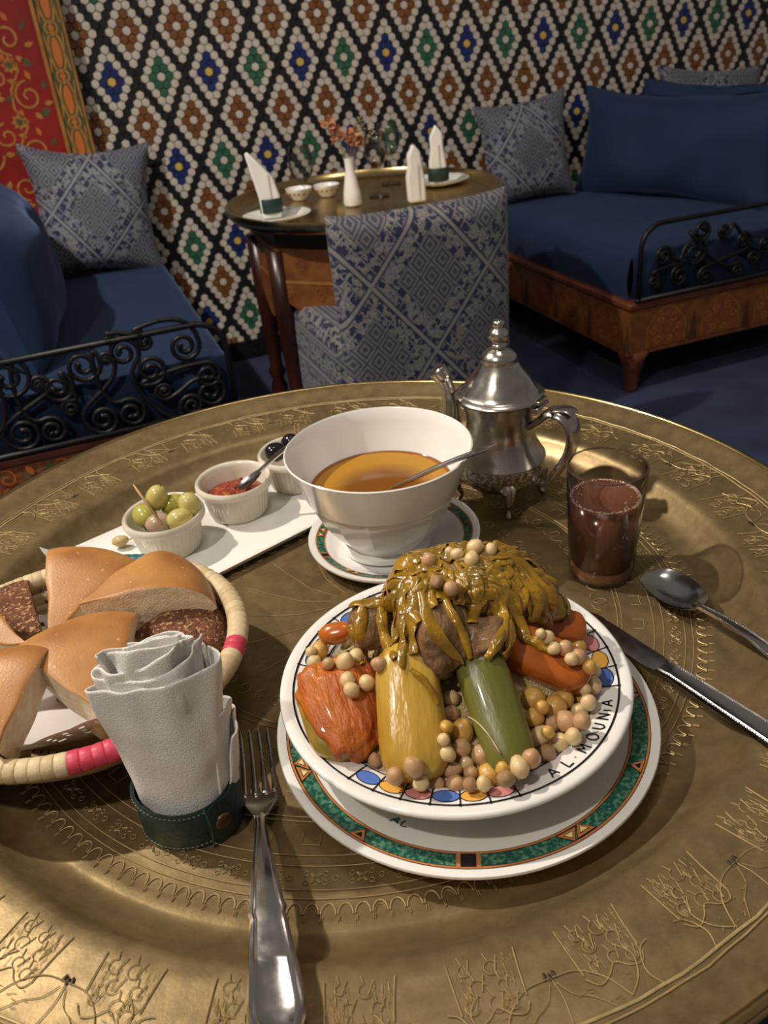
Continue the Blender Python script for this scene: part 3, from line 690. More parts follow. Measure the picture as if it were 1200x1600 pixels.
for k in range(NP // 2):
    a = (k + .5) * 720 / NP - 5; R0 = .385
    E = lambda pts, w=.0007, h=RG: strip(eng, local(sm2(pts), a, R0), w, zt, ridge=h, step=.003)
    for sx in (-1, 1):
        E([(sx * .001, -.013), (sx * .014, -.012), (sx * .026, -.004), (sx * .034, .009)])
        E([(sx * .034, .009), (sx * .042, .001), (sx * .045, -.010), (sx * .038, -.018)])
        E([(sx * .002, -.010), (sx * .007, -.002), (sx * .016, .003), (sx * .024, .011)], .0005)
        E([(sx * .052, .010), (sx * .047, .001), (sx * .050, -.010), (sx * .056, -.014)])
        for q in range(14):
            x = sx * rnd.uniform(.008, .040); y = rnd.uniform(-.004, .009); strip(eng, local([(x, y), (x + sx * rnd.uniform(.001, .004), y + rnd.uniform(-.001, .002))], a, R0), .0003, zt, ridge=RG * .5)
    E([(0, -.013), (.0015, -.002), (0, .011)], .0006)
part('chased_line_work', eng, M['brass_line'], tt, smooth=False, stuff=True)
sd = MB()
for k in range(NP // 2):
    for q in (-1, 0, 1):
        x, y = local([(q * .0026, -.0135 + abs(q) * -.001)], (k + .5) * 720 / NP - 5, .385)[0]; a = radians((k + .5) * 720 / NP - 5)
        sd.ball((x, y, zt(x, y)), (.0024, .0010, .0004), seg=6, rings=4, rot=Matrix.Rotation(a + q * .3, 3, 'Z'))
part('punched_seeds', sd, M['brass_dark'], tt, stuff=True)
mb = MB(); oc = [(.29 * cos(radians(22.5 + 45 * k)), .29 * sin(radians(22.5 + 45 * k))) for k in range(8)]
mb.prism(oc, T - .14, T - .0065); part('base_frieze', mb, apron, tt, smooth=False)
for k in range(8):
    mb = MB(); mb.lathe([(0, 0), (.012, 0), (.02, .05), (.014, .09), (.026, .14), (.018, .20), (.026, .40), (.028, T - .14), (0, T - .14)], 14, c=(oc[k][0] * .9, oc[k][1] * .9, 0)); part('leg', mb, M['dark_wood'], tt)

# ================================================================== plates and bowl
def TB(x, y, z=0): return Vector((x, y, T + z))
green_m = mat('green_marbled_glaze', (.008, .085, .060), (.10, .24, .16), rough=.12, ns=330, lo=.45, hi=.62)
org_m = mat('orange_brown_glaze', (.50, .19, .06), rough=.15); yel_m = mat('pale_yellow_glaze', (.80, .66, .30), rough=.15)
blue_g = mat('blue_glaze', (.09, .18, .55), rough=.12); pink_g = mat('pink_glaze', (.62, .25, .24), rough=.12); amb_g = mat('amber_glaze', (.80, .42, .08), rough=.12)
def deco_plate(name, label, R, h, loc, foot, r_in, r_out, per, a_off, rot=0, motifs=True, n_tri=None):
    t = thing(name, label, 'plate' if R > .1 else 'saucer', loc, rot)
    P = [(0, .0045), (R * .55, .0045), (R * .66, .006), (R * .74, h * .62), (R * .97, h * .97), (R * .995, h), (R, h * .93), (R * .99, h * .82), (R * .75, h * .33), (R * .60, .0015), (R * .58, 0), (0, 0)]
    mb = MB(); mb.lathe(P, 96); part('body', mb, M['porcelain'], t, smooth=60)
    def z(x, y, o=.00025):
        r = hypot(x, y)
        for (a, za), (b, zb) in zip(P[:6], P[1:6]):
            if a <= r <= b: return za + (zb - za) * (r - a) / (b - a) + o
        return h + o
    mb = MB(); w = (r_out - r_in)
    for k in range(144):
        a0, a1 = k * 2.5, k * 2.5 + 2.5
        ps = [pol(a0, r_in), pol(a1, r_in), pol(a1, r_out), pol(a0, r_out)]; mb.add([(x, y, z(x, y)) for x, y in ps], [(0, 1, 2, 3)])
    part('green_band', mb, green_m, t, smooth=False)
    mb = MB(); lw = w * .10
    circ = lambda r: [pol(a * 2.5, r) for a in range(144)]
    strip(mb, circ(r_in), lw * 1.5, lambda x, y: z(x, y, .0004), 0, closed=True, step=.01); strip(mb, circ(r_out), lw * 1.5, lambda x, y: z(x, y, .0004), 0, closed=True, step=.01)
    for rr_ in (r_in - lw * .8, r_in + lw * .8, r_out - lw * .8, r_out + lw * .8): strip(mb, circ(rr_), lw * .3, lambda x, y: z(x, y, .0005), 1, closed=True, step=.01)
    rm = (r_in + r_out) / 2; k = 0; a = a_off
    while a < a_off + 359:
        kind = k % 4
        def poly(p, o=0): return local([(x * w, y * w) for x, y in p], a + o, rm)
        if kind == 0:
            fill(mb, poly([(-.62, -.45), (.62, -.45), (.62, .45), (-.62, .45)]), lambda x, y: z(x, y, .0006), 0); fill(mb, poly([(-.40, -.45), (.40, -.45), (.40, .45), (-.40, .45)]), lambda x, y: z(x, y, .0008), 1)
        elif kind == 2:
            fill(mb, poly([(-.55, .45), (.55, .45), (0, -.38)]), lambda x, y: z(x, y, .0006), 1); fill(mb, poly([(-.48, .42), (.48, .42), (0, -.30)]), lambda x, y: z(x, y, .0008), 0); fill(mb, poly([(-.22, .28), (.22, .28), (0, -.05)]), lambda x, y: z(x, y, .0010), 1)
        else:
            sg = 1 if kind == 1 else -1
            for o, fl_ in ((-2.2 * .135 / R, 1), (2.2 * .135 / R, -1)):
                fl_ *= 1
                tri = lambda s: poly([(-.62 * s, -.36 * fl_ * s), (.62 * s, -.36 * fl_ * s), (0, .44 * fl_ * s)], o)
                fill(mb, tri(1.08), lambda x, y: z(x, y, .0006), 1); fill(mb, tri(.95), lambda x, y: z(x, y, .0008), 0); fill(mb, tri(.52), lambda x, y: z(x, y, .0010), 1); fill(mb, tri(.42), lambda x, y: z(x, y, .0012), 2)
        k += 1; a += per
    part('painted_motifs', mb, [org_m, M['black_ink'], yel_m], t, smooth=False)
    return t, z
dp, zdp = deco_plate('dinner_plate', 'large white plate with green marbled border, under the food bowl', .135, .020, TB(.0437, .4306), .08, .1155, .1272, 32.73, -96.4)
LET = {'A': [[(-.5, -.5), (0, .5), (.42, -.42)], [(-.34, -.15), (.36, -.12)]], 'L': [[(-.35, .5), (-.38, -.48), (.4, -.42)]],
       'M': [[(-.5, -.5), (-.42, .48), (0, -.15), (.42, .5), (.5, -.5)]], 'U': [[(-.4, .5), (-.38, -.2), (-.05, -.5), (.3, -.3), (.38, .5)]],
       'O': [[(.46 * cos(q * pi / 7), .5 * sin(q * pi / 7)) for q in range(15)]], 'N': [[(-.4, -.5), (-.38, .5), (.38, -.48), (.4, .5)]],
       'i': [[(0, .18), (0, -.5)], [(-.03, .48), (.06, .50)]], '.': [[(-.05, -.1), (.06, -.06)]]}
def lettering(mbx, text, a_end_list, r, h, zf, mi, lw, flip=False):
    for chx, a in zip(text, a_end_list):
        for s_ in LET[chx]: strip(mbx, local([((-x if flip else x) * h * .8, (y if flip else -y) * h) for x, y in s_], a, r), lw, zf, mi, step=.001)
mb = MB(); lettering(mb, 'AL', [-123.5, -119.5], .099, .0070, lambda x, y: zdp(x, y, .0004), 0, .0010)
part('plate_lettering', mb, mat('dark_teal_ink', (.012, .05, .055), rough=.2), dp, smooth=False)
mb = MB(); mb.ball((0, 0, 0), (.0028, .0018, .0006), seg=8, rings=4, fn=lambda v: v * (1 + .4 * noise.noise(v * 2))); mb.ball((.002, .002, 0), (.0013, .0018, .0006), seg=8, rings=4)
o = part('sauce_drip', mb, mat('orange_sauce', (.75, .32, .03), rough=.2), sub=1); P = at(898, 1277, .0125); o.location = P; tag(o, 'small orange sauce drip on the large plate\'s front right rim', 'drip')
sau, _ = deco_plate('saucer', 'white saucer with green marbled border, under the soup bowl', .0845, .018, TB(.0078, .6815), .05, .069, .0765, 32.73, -60)

# food bowl (deep plate)
BZ = .020 - .007
bc = Vector((.0377, .4383))
bowl = thing('food_bowl', 'deep white plate with multicoloured oval border and black lettering', 'bowl', TB(bc.x, bc.y, .0075))
BP = [(0, .006), (.045, .006), (.070, .012), (.086, .024), (.092, .033), (.098, .0368), (.1165, .0412), (.1205, .0424), (.1226, .0415), (.1232, .0395), (.1215, .0375), (.100, .029), (.088, .017), (.072, .006), (.060, .001), (.058, -.0025), (.054, -.0025), (.053, .001), (0, .001)]
mb = MB(); mb.lathe(BP, 128); part('body', mb, M['porcelain'], bowl, smooth=60)
def zb(x, y, o=.0002):
    r = hypot(x, y)
    for (a, za), (b, zb_) in zip(BP[:8], BP[1:8]):
        if a <= r <= b: return za + (zb_ - za) * (r - a) / (b - a) + o
    return .0424 + o
z1 = lambda x, y: zb(x, y, .0002); z2 = lambda x, y: zb(x, y, .0004); z3 = lambda x, y: zb(x, y, .0006)
bd = MB()
circ = lambda r: [pol(a * 2.5, r) for a in range(144)]
R1, R2 = .0965, .1135
strip(bd, circ(R1), .0011, z3, 0, closed=True, step=.01); strip(bd, circ(R2), .0013, z3, 0, closed=True, step=.01)
def cells(a0, n, da, seq):
    rm = (R1 + R2) / 2 + .0003; hw = (R2 - R1) / 2
    for k in range(n + 1): strip(bd, [pol(a0 + k * da, R1), pol(a0 + k * da, R2)], .0009, z3, 0); 
    for k in range(n + 1):
        for r_ in (R2,): x, y = pol(a0 + k * da, r_); fill(bd, [(x + .0013 * cos(q), y + .0013 * sin(q)) for q in range(6)], z3, 0, 1)
    for k in range(n):
        am = a0 + (k + .5) * da; el = [tuple(Vector(pol(am + da * .5 * cos(q), rm + hw * .62 * (abs(sin(q)) ** 1.15) * (1 if sin(q) >= 0 else -1)))) for q in [2 * pi * i / 28 for i in range(28)]]
        fill(bd, el, z1, 1 + 'bpa'.index(seq[k % len(seq)]), 3); strip(bd, el, .0006, z2, 0, closed=True, step=.002)
cells(-131.5, 6, 9.2, 'bapbap'); cells(-14, 8, 10.0, 'bapbapba'[:8]); cells(100, 7, 9.6, 'bapbapb')
lettering(bd, 'AL.MOUNiA', [-62, -55.5, -51.8, -46.8, -40.4, -34.8, -29.6, -26.4, -22.6], (R1 + R2) / 2 + .0014, .0076, z2, 0, .0012)
lettering(bd, 'AL.MOUNiA', [-184, -177.5, -173.8, -168.8, -162.4, -156.8, -151.2, -147.6, -143.8], (R1 + R2) / 2 + .0002, .0076, z2, 0, .0012)
lettering(bd, 'AL.MOUNiA', [68 - 2, 72, 75, 79, 84, 88.5, 92.5, 95, 97.5], (R1 + R2) / 2, .0065, z2, 0, .0011)
part('painted_border', bd, [M['black_ink'], blue_g, pink_g, amb_g], bowl, smooth=False)

# ================================================================== soup bowl
sb = thing('soup_bowl', 'large white footed bowl with a faceted lower half, full of soup', 'bowl', TB(0, .6815, .0055))
HB = .106
op = [(0, .001), (.036, .001), (.0415, 0), (.044, .002), (.0438, .007), (.0400, .010), (.0425, .014), (.047, .0185), (.0515, .024), (.0555, .030), (.0590, .036), (.0622, .042), (.0650, .048), (.0676, .054), (.0700, .060), (.0703, .0618), (.0722, .0640), (.0775, .078), (.0840, .096), (.0870, HB - .001), (.0874, HB)]
ip = [(.0862, HB + .0008), (.0848, HB - .0005), (.081, .094), (.074, .076), (.064, .056), (.050, .032), (.034, .018), (0, .014)]
def facet(a, r, z):
    if .010 < z < .0640 and r > .0395:
        w = min(1, (z - .010) / .012); d = (a % (2 * pi / 14)) - pi / 14
        return r * (1 - w) + w * r * cos(pi / 14) / cos(d) * (1 if z < .0615 else 1)
    return r
mb = MB(); mb.lathe(op, 168, rf=facet); part('outer_wall', mb, M['porcelain'], sb, smooth=17)
mb = MB(); mb.lathe([(.0874, HB)] + ip, 96); part('rim_and_inside', mb, M['porcelain'], sb, smooth=60)
soup_m = bpy.data.materials.new('orange_soup'); soup_m.use_nodes = True; t_ = NT(soup_m); Bq = t_.n['Principled BSDF']
co = t_.coord(); sx = t_.node('ShaderNodeSeparateXYZ'); t_.l.new(co, sx.inputs[0]); rr2 = t_.math('SQRT', t_.math('ADD', t_.math('POWER', t_.math('ABSOLUTE', t_.math('SUBTRACT', sx.outputs['X'], .000)), 2), t_.math('POWER', t_.math('ABSOLUTE', t_.math('ADD', sx.outputs['Y'], .008)), 2)))
rr2 = t_.math('ADD', rr2, t_.math('MULTIPLY', t_.noise(30, 3, co), .008))
rad = t_.math('SQRT', t_.math('ADD', t_.math('POWER', t_.math('ABSOLUTE', sx.outputs['X']), 2), t_.math('POWER', t_.math('ABSOLUTE', sx.outputs['Y']), 2)))
c_ = t_.mix(t_.ramp(rr2, .036, .056), (.19, .070, .012), (.40, .19, .010)); c_ = t_.mix(t_.ramp(t_.math('ADD', rad, t_.math('MULTIPLY', t_.noise(90, 3, co), .004)), .0658, .0672), c_, (.26, .075, .006))
t_.l.new(c_, Bq.inputs['Base Color']); Bq.inputs['Roughness'].default_value = .08; Bq.inputs['Specular IOR Level'].default_value = .3
mb = MB(); mb.lathe([(0, .0655), (.063, .0655), (.0660, .0657), (.0682, .0664), (.066, .058), (0, .050)], 96)
o = part('soup', mb, soup_m); o.location = TB(0, .6815, .0055); tag(o, 'orange broth filling the large white faceted bowl', 'soup', kind='stuff')

# ================================================================== cutlery
def spoon(name, label, cat, tip, tail, L, bowl_l, bowl_w, hz_, m, beads=False, up=None, tail_w=.009, neck=.0026, depth=.006, arch=.012):
    t = thing(name, label, 'spoon', tip)
    d = (Vector(tail) - Vector(tip)); yaw = atan2(d.y, d.x); pit = atan2(d.z, hypot(d.x, d.y))
    L = d.length
    t.rotation_euler = (0, -pit, yaw)
    mb = MB()
    def f(side):
        def g(u, v):
            a = pi * u; x = bowl_l / 2 * (1 - cos(a)); q = 2 * v - 1
            w = bowl_w / 2 * sin(a) ** .72 * (1 - .16 * (x / bowl_l - .5)); y = q * w
            k = (1 - q * q) * sin(a) ** .8
            return (x, y, depth * (1 - k) - (.0011 if side else 0) + .003 * (x / bowl_l - .5) ** 2)
        return g
    mb.grid(f(0), 28, 16, flip=True); mb.grid(f(1), 28, 16)
    part('bowl', mb, m, t, merge=2e-5, sub=1)
    mb = MB(); K = 30; vs = []
    x0 = bowl_l - .0045
    for i in range(K + 1):
        s = i / K; x = x0 + (L - x0) * s; w = neck + (tail_w - neck) * max(0, s - .08) ** 1.1; w *= (1 if s < .93 else sqrt(max(0.02, 1 - ((s - .93) / .07) ** 2)))
        z = depth * (1 - .2 * s) + arch * sin(pi * min(1, s * 1.02)) ** 1.0; th = .0013 + .0009 * (1 - s)
        for (yy, zz) in ((-1, 0), (-.86, th), (-.72, th * .55), (0, th * .9), (.72, th * .55), (.86, th), (1, 0), (.6, -th), (-.6, -th)): vs.append((x, yy * w, z + zz))
    mb.add(vs, [(i * 9 + k, i * 9 + (k + 1) % 9, (i + 1) * 9 + (k + 1) % 9, (i + 1) * 9 + k) for i in range(K) for k in range(9)] + [tuple(range(9))[::-1], tuple(K * 9 + k for k in range(9))])
    part('handle', mb, m, t, smooth=50)
    if beads:
        mb = MB()
        for i in range(70):
            s = .04 + .9 * i / 70; x = x0 + (L - x0) * s; w = neck + (tail_w - neck) * max(0, s - .08) ** 1.1
            z = depth * (1 - .2 * s) + arch * sin(pi * min(1, s * 1.02)) + .0013
            for sg in (-1, 1): mb.ball((x, sg * w * .80, z), (.0007, .0007, .0006), seg=6, rings=4)
        part('beaded_edge', mb, m, t, stuff=True)
    return t
spoon('table_spoon', 'large steel spoon lying on the tray at the right edge', 'spoon', at(1020, 905, .004), Vector(at(1213, 1062, .022)) + Vector((.02, -.062, .0)), .19, .064, .043, 0, M['steel'], True, depth=.0085, arch=.012, tail_w=.009, neck=.0032)
spoon('soup_spoon', 'steel spoon resting in the soup bowl, its handle over the rim', 'spoon', TB(-.028, .694, .036), at(779, 700, .134), .15, .045, .032, 0, M['steel'], depth=.004, arch=.003, tail_w=.0060, neck=.0030)

kn = thing('table_knife', 'steel table knife with beaded handle, leaning on the plate rim', 'knife', at(1040, 1045, .0155))
k0 = Vector(at(898, 925, .018)); k1 = Vector(at(1040, 1045, .012)); dirk = (k1 - k0); Lb = dirk.length; yaw = atan2(dirk.y, dirk.x); kn.rotation_euler = (0, -radians(6.5), yaw)
mb = MB(); vs = []; K = 24
for i in range(K + 1):
    s = i / K; x = -Lb * (1 - s); wt = .0100 * min(1, (s * 5 + .03)) ** .6; wb = -.0095 if s < .86 else -.0095 + .003 * ((s - .86) / .14)
    wt2 = wt if s < .9 else wt - .003 * ((s - .9) / .1)
    if s < .25: wb = -.0095 * (.35 + .65 * (s / .25) ** .5)
    vs += [(x, wt2, .0), (x, (wt2 + wb) / 2 + .003, .0011), (x, wb, .0), (x, (wt2 + wb) / 2 + .003, -.0009)]
mb.add(vs, [(i * 4 + k, i * 4 + (k + 1) % 4, i * 4 + 4 + (k + 1) % 4, i * 4 + 4 + k) for i in range(K) for k in range(4)] + [(0, 1, 2, 3), tuple(K * 4 + k for k in (3, 2, 1, 0))])
part('blade', mb, M['steel'], kn, smooth=40, merge=1e-6)
mb = MB(); vs = []; K = 26; LH = .150
cs = [(-1, 0), (-.93, .55), (-.80, .40), (-.66, .60), (-.5, .45), (0, .62), (.5, .45), (.66, .60), (.80, .40), (.93, .55), (1, 0), (.7, -.6), (0, -.75), (-.7, -.6)]
for i in range(K + 1):
    s = i / K; x = -.002 + LH * s; w = .0072 + .0035 * s if s > .04 else .0085; th = .0036 + .0012 * s; c = .0 + .004 * sin(pi * s * .6)
    if i == 0: th *= .7
    vs += [(x, y * w, z * th + .001 + c * 0) for y, z in cs]
n = len(cs); mb.add(vs, [(i * n + k, i * n + (k + 1) % n, i * n + n + (k + 1) % n, i * n + n + k) for i in range(K) for k in range(n)] + [tuple(range(n))[::-1], tuple(K * n + k for k in range(n))])
h_ = part('handle', mb, M['steel'], kn, smooth=45)
mb = MB()
for i in range(64):
    s = .05 + .94 * i / 64; x = -.002 + LH * s; w = .0072 + .0035 * s; th = .0036 + .0012 * s
    for sg in (-1, 1): mb.ball((x, sg * w * .80, .48 * th + .001), (.0008, .0007, .0006), seg=6, rings=4)
part('beaded_edge', mb, M['steel'], h_, stuff=True)

fk = thing('dinner_fork', 'steel fork with a ribbed wide handle, between napkin and plate', 'fork', at(408, 1275, .014))
f0 = Vector(at(408, 1272, .013)); f1 = Vector(at(436, 1612, .040)); dd = f1 - f0; Lh = dd.length; fk.location = f0; fk.rotation_euler = (0, -atan2(dd.z, hypot(dd.x, dd.y)), atan2(dd.y, dd.x))
mb = MB(); K = 40; vs = []
def fw(s):
    if s < .08: return .0046 - .0012 * s / .08
    if s < .55: return .0034 + .0064 * ((s - .08) / .47) ** 1.3
    if s < .60: return .0098 + .0010 * sin((s - .55) / .05 * pi)
    return .0098 + .0062 * ((s - .60) / .40) ** .9 - (.004 * max(0, (s - .9) / .1) ** 2)
cs = [(-1, 0, 0), (-.92, 1, 0), (-.80, .2, 0), (-.70, .9, 0), (-.58, .1, 0), (0, .5, 0), (.58, .1, 0), (.70, .9, 0), (.80, .2, 0), (.92, 1, 0), (1, 0, 0), (.6, -.8, 0), (-.6, -.8, 0)]
for i in range(K + 1):
    s = i / K; w = fw(s); th = .0019; z = .0005 + .013 * sin(pi * min(1, s * 1.05)) * (1 - .55 * s)
    vs += [(Lh * s, y * w, zz * th + z) for y, zz, _ in cs]
n = len(cs); mb.add(vs, [(i * n + k, i * n + (k + 1) % n, i * n + n + (k + 1) % n, i * n + n + k) for i in range(K) for k in range(n)] + [tuple(range(n))[::-1], tuple(K * n + k for k in range(n))])
part('handle', mb, M['steel'], fk, smooth=50)
mb = MB()                                  # shoulder
def sh(side):
    def g(u, v):
        x = .004 - .030 * u; w = .0046 + (.0122 - .0046) * (min(1, u * 1.6)) ** 1.1; q = 2 * v - 1
        return (x, q * w, .0018 - .006 * sin(pi * .5 * u) + .0012 * q * q + (-.0013 if side else 0))
    return g
mb.grid(sh(0), 14, 10, flip=True); mb.grid(sh(1), 14, 10); part('shoulder', mb, M['steel'], fk, smooth=60, solid=.0004)
for k in range(4):
    y0 = -.0104 + .00693 * k; mb = MB(); pts = []; rd = []
    for i in range(15):
        s = i / 14; x = -.0235 - .068 * s + (abs(k - 1.5) * .0012 if s > .9 else 0); pts.append((x, y0 * (1 - .05 * s), -.0042 - .003 * sin(pi * s * .7) + .0115 * s * s)); rd.append(.0021 * (1 - .25 * s) * (1 if s < .86 else (1 - s) / .14 + .08))
    mb.tube(pts, rd, 8, flat=.6, up=(0, 0, 1)); part('tine', mb, M['steel'], fk)

# ================================================================== glass of juice
gc = (.192, .607)
gl = thing('juice_glass', 'small tumbler of pinkish brown juice on the tray', 'glass', TB(*gc))
mb = MB(); mb.lathe([(0, 0), (.0255, 0), (.0278, .0016), (.0290, .010), (.0343, .1090), (.0339, .1100), (.0330, .1098), (.0277, .0165), (.0255, .0130), (.012, .0135), (0, .015)], 72); part('tumbler', mb, M['glass'], gl, smooth=60)
rimm = bpy.data.materials.new('glass_edge'); rimm.use_nodes = True; t_ = NT(rimm); Bq = t_.n['Principled BSDF']; Bq.inputs['Base Color'].default_value = (.10, .06, .04, 1); Bq.inputs['Alpha'].default_value = .55; Bq.inputs['Roughness'].default_value = .05; Bq.inputs['Coat Weight'].default_value = 1
mb = MB(); mb.lathe([(.03345 + .0009 * cos(q), .1096 + .0009 * sin(q)) for q in [2 * pi * i / 8 for i in range(9)]], 72); part('rim', mb, rimm, gl)
bm_ = bpy.data.materials.new('amber_glass_base'); bm_.use_nodes = True; t_ = NT(bm_); Bq = t_.n['Principled BSDF']; Bq.inputs['Base Color'].default_value = (.50, .20, .08, 1); Bq.inputs['Alpha'].default_value = .5; Bq.inputs['Roughness'].default_value = .05; Bq.inputs['Coat Weight'].default_value = 1
mb = MB(); mb.lathe([(0, .0012), (.0245, .0012), (.0268, .0030), (.0276, .0095), (.0262, .0125), (.0, .0128)], 64); part('thick_base', mb, bm_, gl)
jm = bpy.data.materials.new('pink_brown_juice'); jm.use_nodes = True; t_ = NT(jm); Bq = t_.n['Principled BSDF']; Bq.inputs['Base Color'].default_value = (.19, .068, .042, 1); Bq.inputs['Subsurface Weight'].default_value = .5; Bq.inputs['Subsurface Scale'].default_value = .02; Bq.inputs['Alpha'].default_value = .88; Bq.inputs['Roughness'].default_value = .12
mb = MB(); mb.lathe([(0, .0155), (.012, .0142), (.0250, .0138), (.0268, .0170), (.0307, .080), (.0295, .0795), (0, .0793)], 64); o = part('juice', mb, jm); o.location = TB(*gc); tag(o, 'cloudy pinkish brown juice in the small tumbler', 'juice', kind='stuff')
foam_m = mat('pale_foam', (.72, .52, .44), rough=.5, sss=.2); rnd = random.Random(9); mb = MB()
for k in range(420):
    a = rnd.uniform(0, 2 * pi); r = .0300 - abs(rnd.gauss(0, .0013)); 
    s = rnd.uniform(.0003, .0009); mb.ball((r * cos(a), r * sin(a), .0798), (s, s, s * .7), seg=6, rings=4)
for k in range(10):
    a = rnd.uniform(0, 6.28); r = rnd.uniform(.018, .027); s = .0006; mb.ball((r * cos(a), r * sin(a), .0795), (s, s, s * .6), seg=6, rings=4)
o = part('foam_ring', mb, foam_m); o.location = TB(*gc); tag(o, 'thin ring of pale foam on the juice', 'foam', kind='stuff')

# ================================================================== teapot
pc = (.1255, .757); tp = thing('teapot', 'small engraved silver teapot with a domed lid and four feet', 'teapot', TB(*pc))
S = M['silver']
mb = MB(); mb.lathe([(0, .016), (.020, .017), (.034, .022), (.0445, .033), (.0475, .044), (.0460, .0515)], 64); part('belly', mb, M['silver_engraved'], tp)
mb = MB(); mb.lathe([(.0464, .0510), (.0470, .0525), (.0462, .0535), (.0435, .058), (.038, .068), (.0345, .080), (.0335, .092), (.0350, .104), (.0385, .113), (.0400, .117), (.030, .118)], 64); part('neck', mb, S, tp, smooth=60)
mb = MB(); mb.lathe([(.0385, .1165), (.0435, .1175), (.0448, .1195), (.0435, .1215), (.0395, .1222), (.0372, .1240), (.0355, .1275), (.0290, .1370), (.0215, .1470), (.0185, .1530), (.0178, .1545), (.0185, .1555), (.0170, .1600), (.0120, .1650), (.0070, .1672), (.0055, .169)], 64); lid = part('lid', mb, S, tp, smooth=60)
mb = MB(); mb.lathe([(.0070, .1672), (.0088, .1690), (.0075, .1712), (.0058, .1725), (.0070, .1745), (.0098, .1780), (.0102, .1810), (.0085, .1845), (.0058, .1865), (.0052, .1878), (.0062, .1895), (.0060, .1925), (.0040, .1945), (0, .195)], 32); part('finial', mb, S, lid)
sd_ = Vector((-.93, .36, 0)).normalized()
pts = [sd_ * .036 + Vector((0, 0, .046)), sd_ * .050 + Vector((0, 0, .060)), sd_ * .051 + Vector((0, 0, .082)), sd_ * .0500 + Vector((0, 0, .104)), sd_ * .052 + Vector((0, 0, .120)), sd_ * .057 + Vector((0, 0, .133)), sd_ * .062 + Vector((0, 0, .140))]
def smooth_pts(P, n=6):
    P = [Vector(p) for p in P]; out = []
    for i in range(len(P) - 1):
        a = P[max(i - 1, 0)]; b = P[i]; c = P[i + 1]; d = P[min(i + 2, len(P) - 1)]
        for k in range(n):
            t = k / n; out.append(.5 * ((2 * b) + (c - a) * t + (2 * a - 5 * b + 4 * c - d) * t * t + (3 * b - a - 3 * c + d) * t ** 3))
    return out + [P[-1]]
sp_ = smooth_pts(pts); nn = len(sp_)
mb = MB(); mb.tube(sp_, [.0165 * (1 - .58 * min(1, i / nn * 1.6)) + (.0024 if i > nn * .80 else 0) for i in range(nn)], 18, cap=True); spt = part('spout', mb, S, tp, smooth=60)
mb = MB(); mb.lathe([(.0096, 0), (.0100, .003), (.0086, .004), (.0070, .002)], 18); q_ = part('spout_lip', mb, S, spt); q_.location = sp_[-1] - (sp_[-1] - sp_[-3]).normalized() * .002; q_.rotation_euler = (sp_[-1] - sp_[-3]).to_track_quat('Z', 'Y').to_euler()
hd = Vector((.80, -.60, 0)).normalized()
hp = smooth_pts([hd * .034 + Vector((0, 0, .090)), hd * .044 + Vector((0, 0, .098)), hd * .056 + Vector((0, 0, .109)), hd * .070 + Vector((0, 0, .108)), hd * .079 + Vector((0, 0, .095)), hd * .077 + Vector((0, 0, .072)), hd * .066 + Vector((0, 0, .050)), hd * .056 + Vector((0, 0, .034)), hd * .047 + Vector((0, 0, .030))])
mb = MB(); mb.tube(hp, [.0080 + .0050 * sin(pi * i / len(hp)) for i in range(len(hp))], 12, flat=.42, up=hd); part('handle', mb, S, tp, smooth=50)
mb = MB(); mb.tube(smooth_pts([hd * .056 + Vector((0, 0, .109)), hd * .062 + Vector((0, 0, .114)), hd * .073 + Vector((0, 0, .115)), hd * .080 + Vector((0, 0, .112))]), [.004, .0062, .0075, .0078, .0080, .0080, .0082, .0082, .0082, .0082, .0082, .0082, .0082, .0082, .0082, .0082, .0082, .008, .0075][:19], 12, flat=.22, up=Vector((0, 0, 1))); part('thumb_leaf', mb, S, tp, smooth=50)
mb = MB(); R3 = Matrix.Rotation(atan2(hd.y, hd.x), 3, 'Z'); mb.box(hd * .0425 + Vector((0, 0, .1125)), (.007, .024, .005), rot=R3); mb.tube([hd * .046 + R3 @ Vector((0, -.013, 0)) + Vector((0, 0, .1135)), hd * .046 + R3 @ Vector((0, .013, 0)) + Vector((0, 0, .1135))], .0022, 10); mb.box(hd * .0425 + Vector((0, 0, .1195)), (.010, .018, .004), rot=R3); part('hinge', mb, S, tp, smooth=40, bevel=.0006)
for k in range(4):
    a = atan2(hd.y, hd.x) + pi / 4 + k * pi / 2 - .12; d = Vector((cos(a), sin(a), 0))
    mb = MB(); mb.tube(smooth_pts([d * .030 + Vector((0, 0, .032)), d * .043 + Vector((0, 0, .030)), d * .046 + Vector((0, 0, .020)), d * .0415 + Vector((0, 0, .009)), d * .045 + Vector((0, 0, .0022)), d * .048 + Vector((0, 0, .0018))], 5), [.006, .0072, .0085, .0092, .0092, .0088, .0078, .0066, .0056, .0050, .0046, .0042, .0038, .0034, .0030, .0027, .0025, .0024, .0024, .0026, .0028, .0028, .0026, .0024, .002, .0018][:26], 12); part('foot', mb, S, tp)

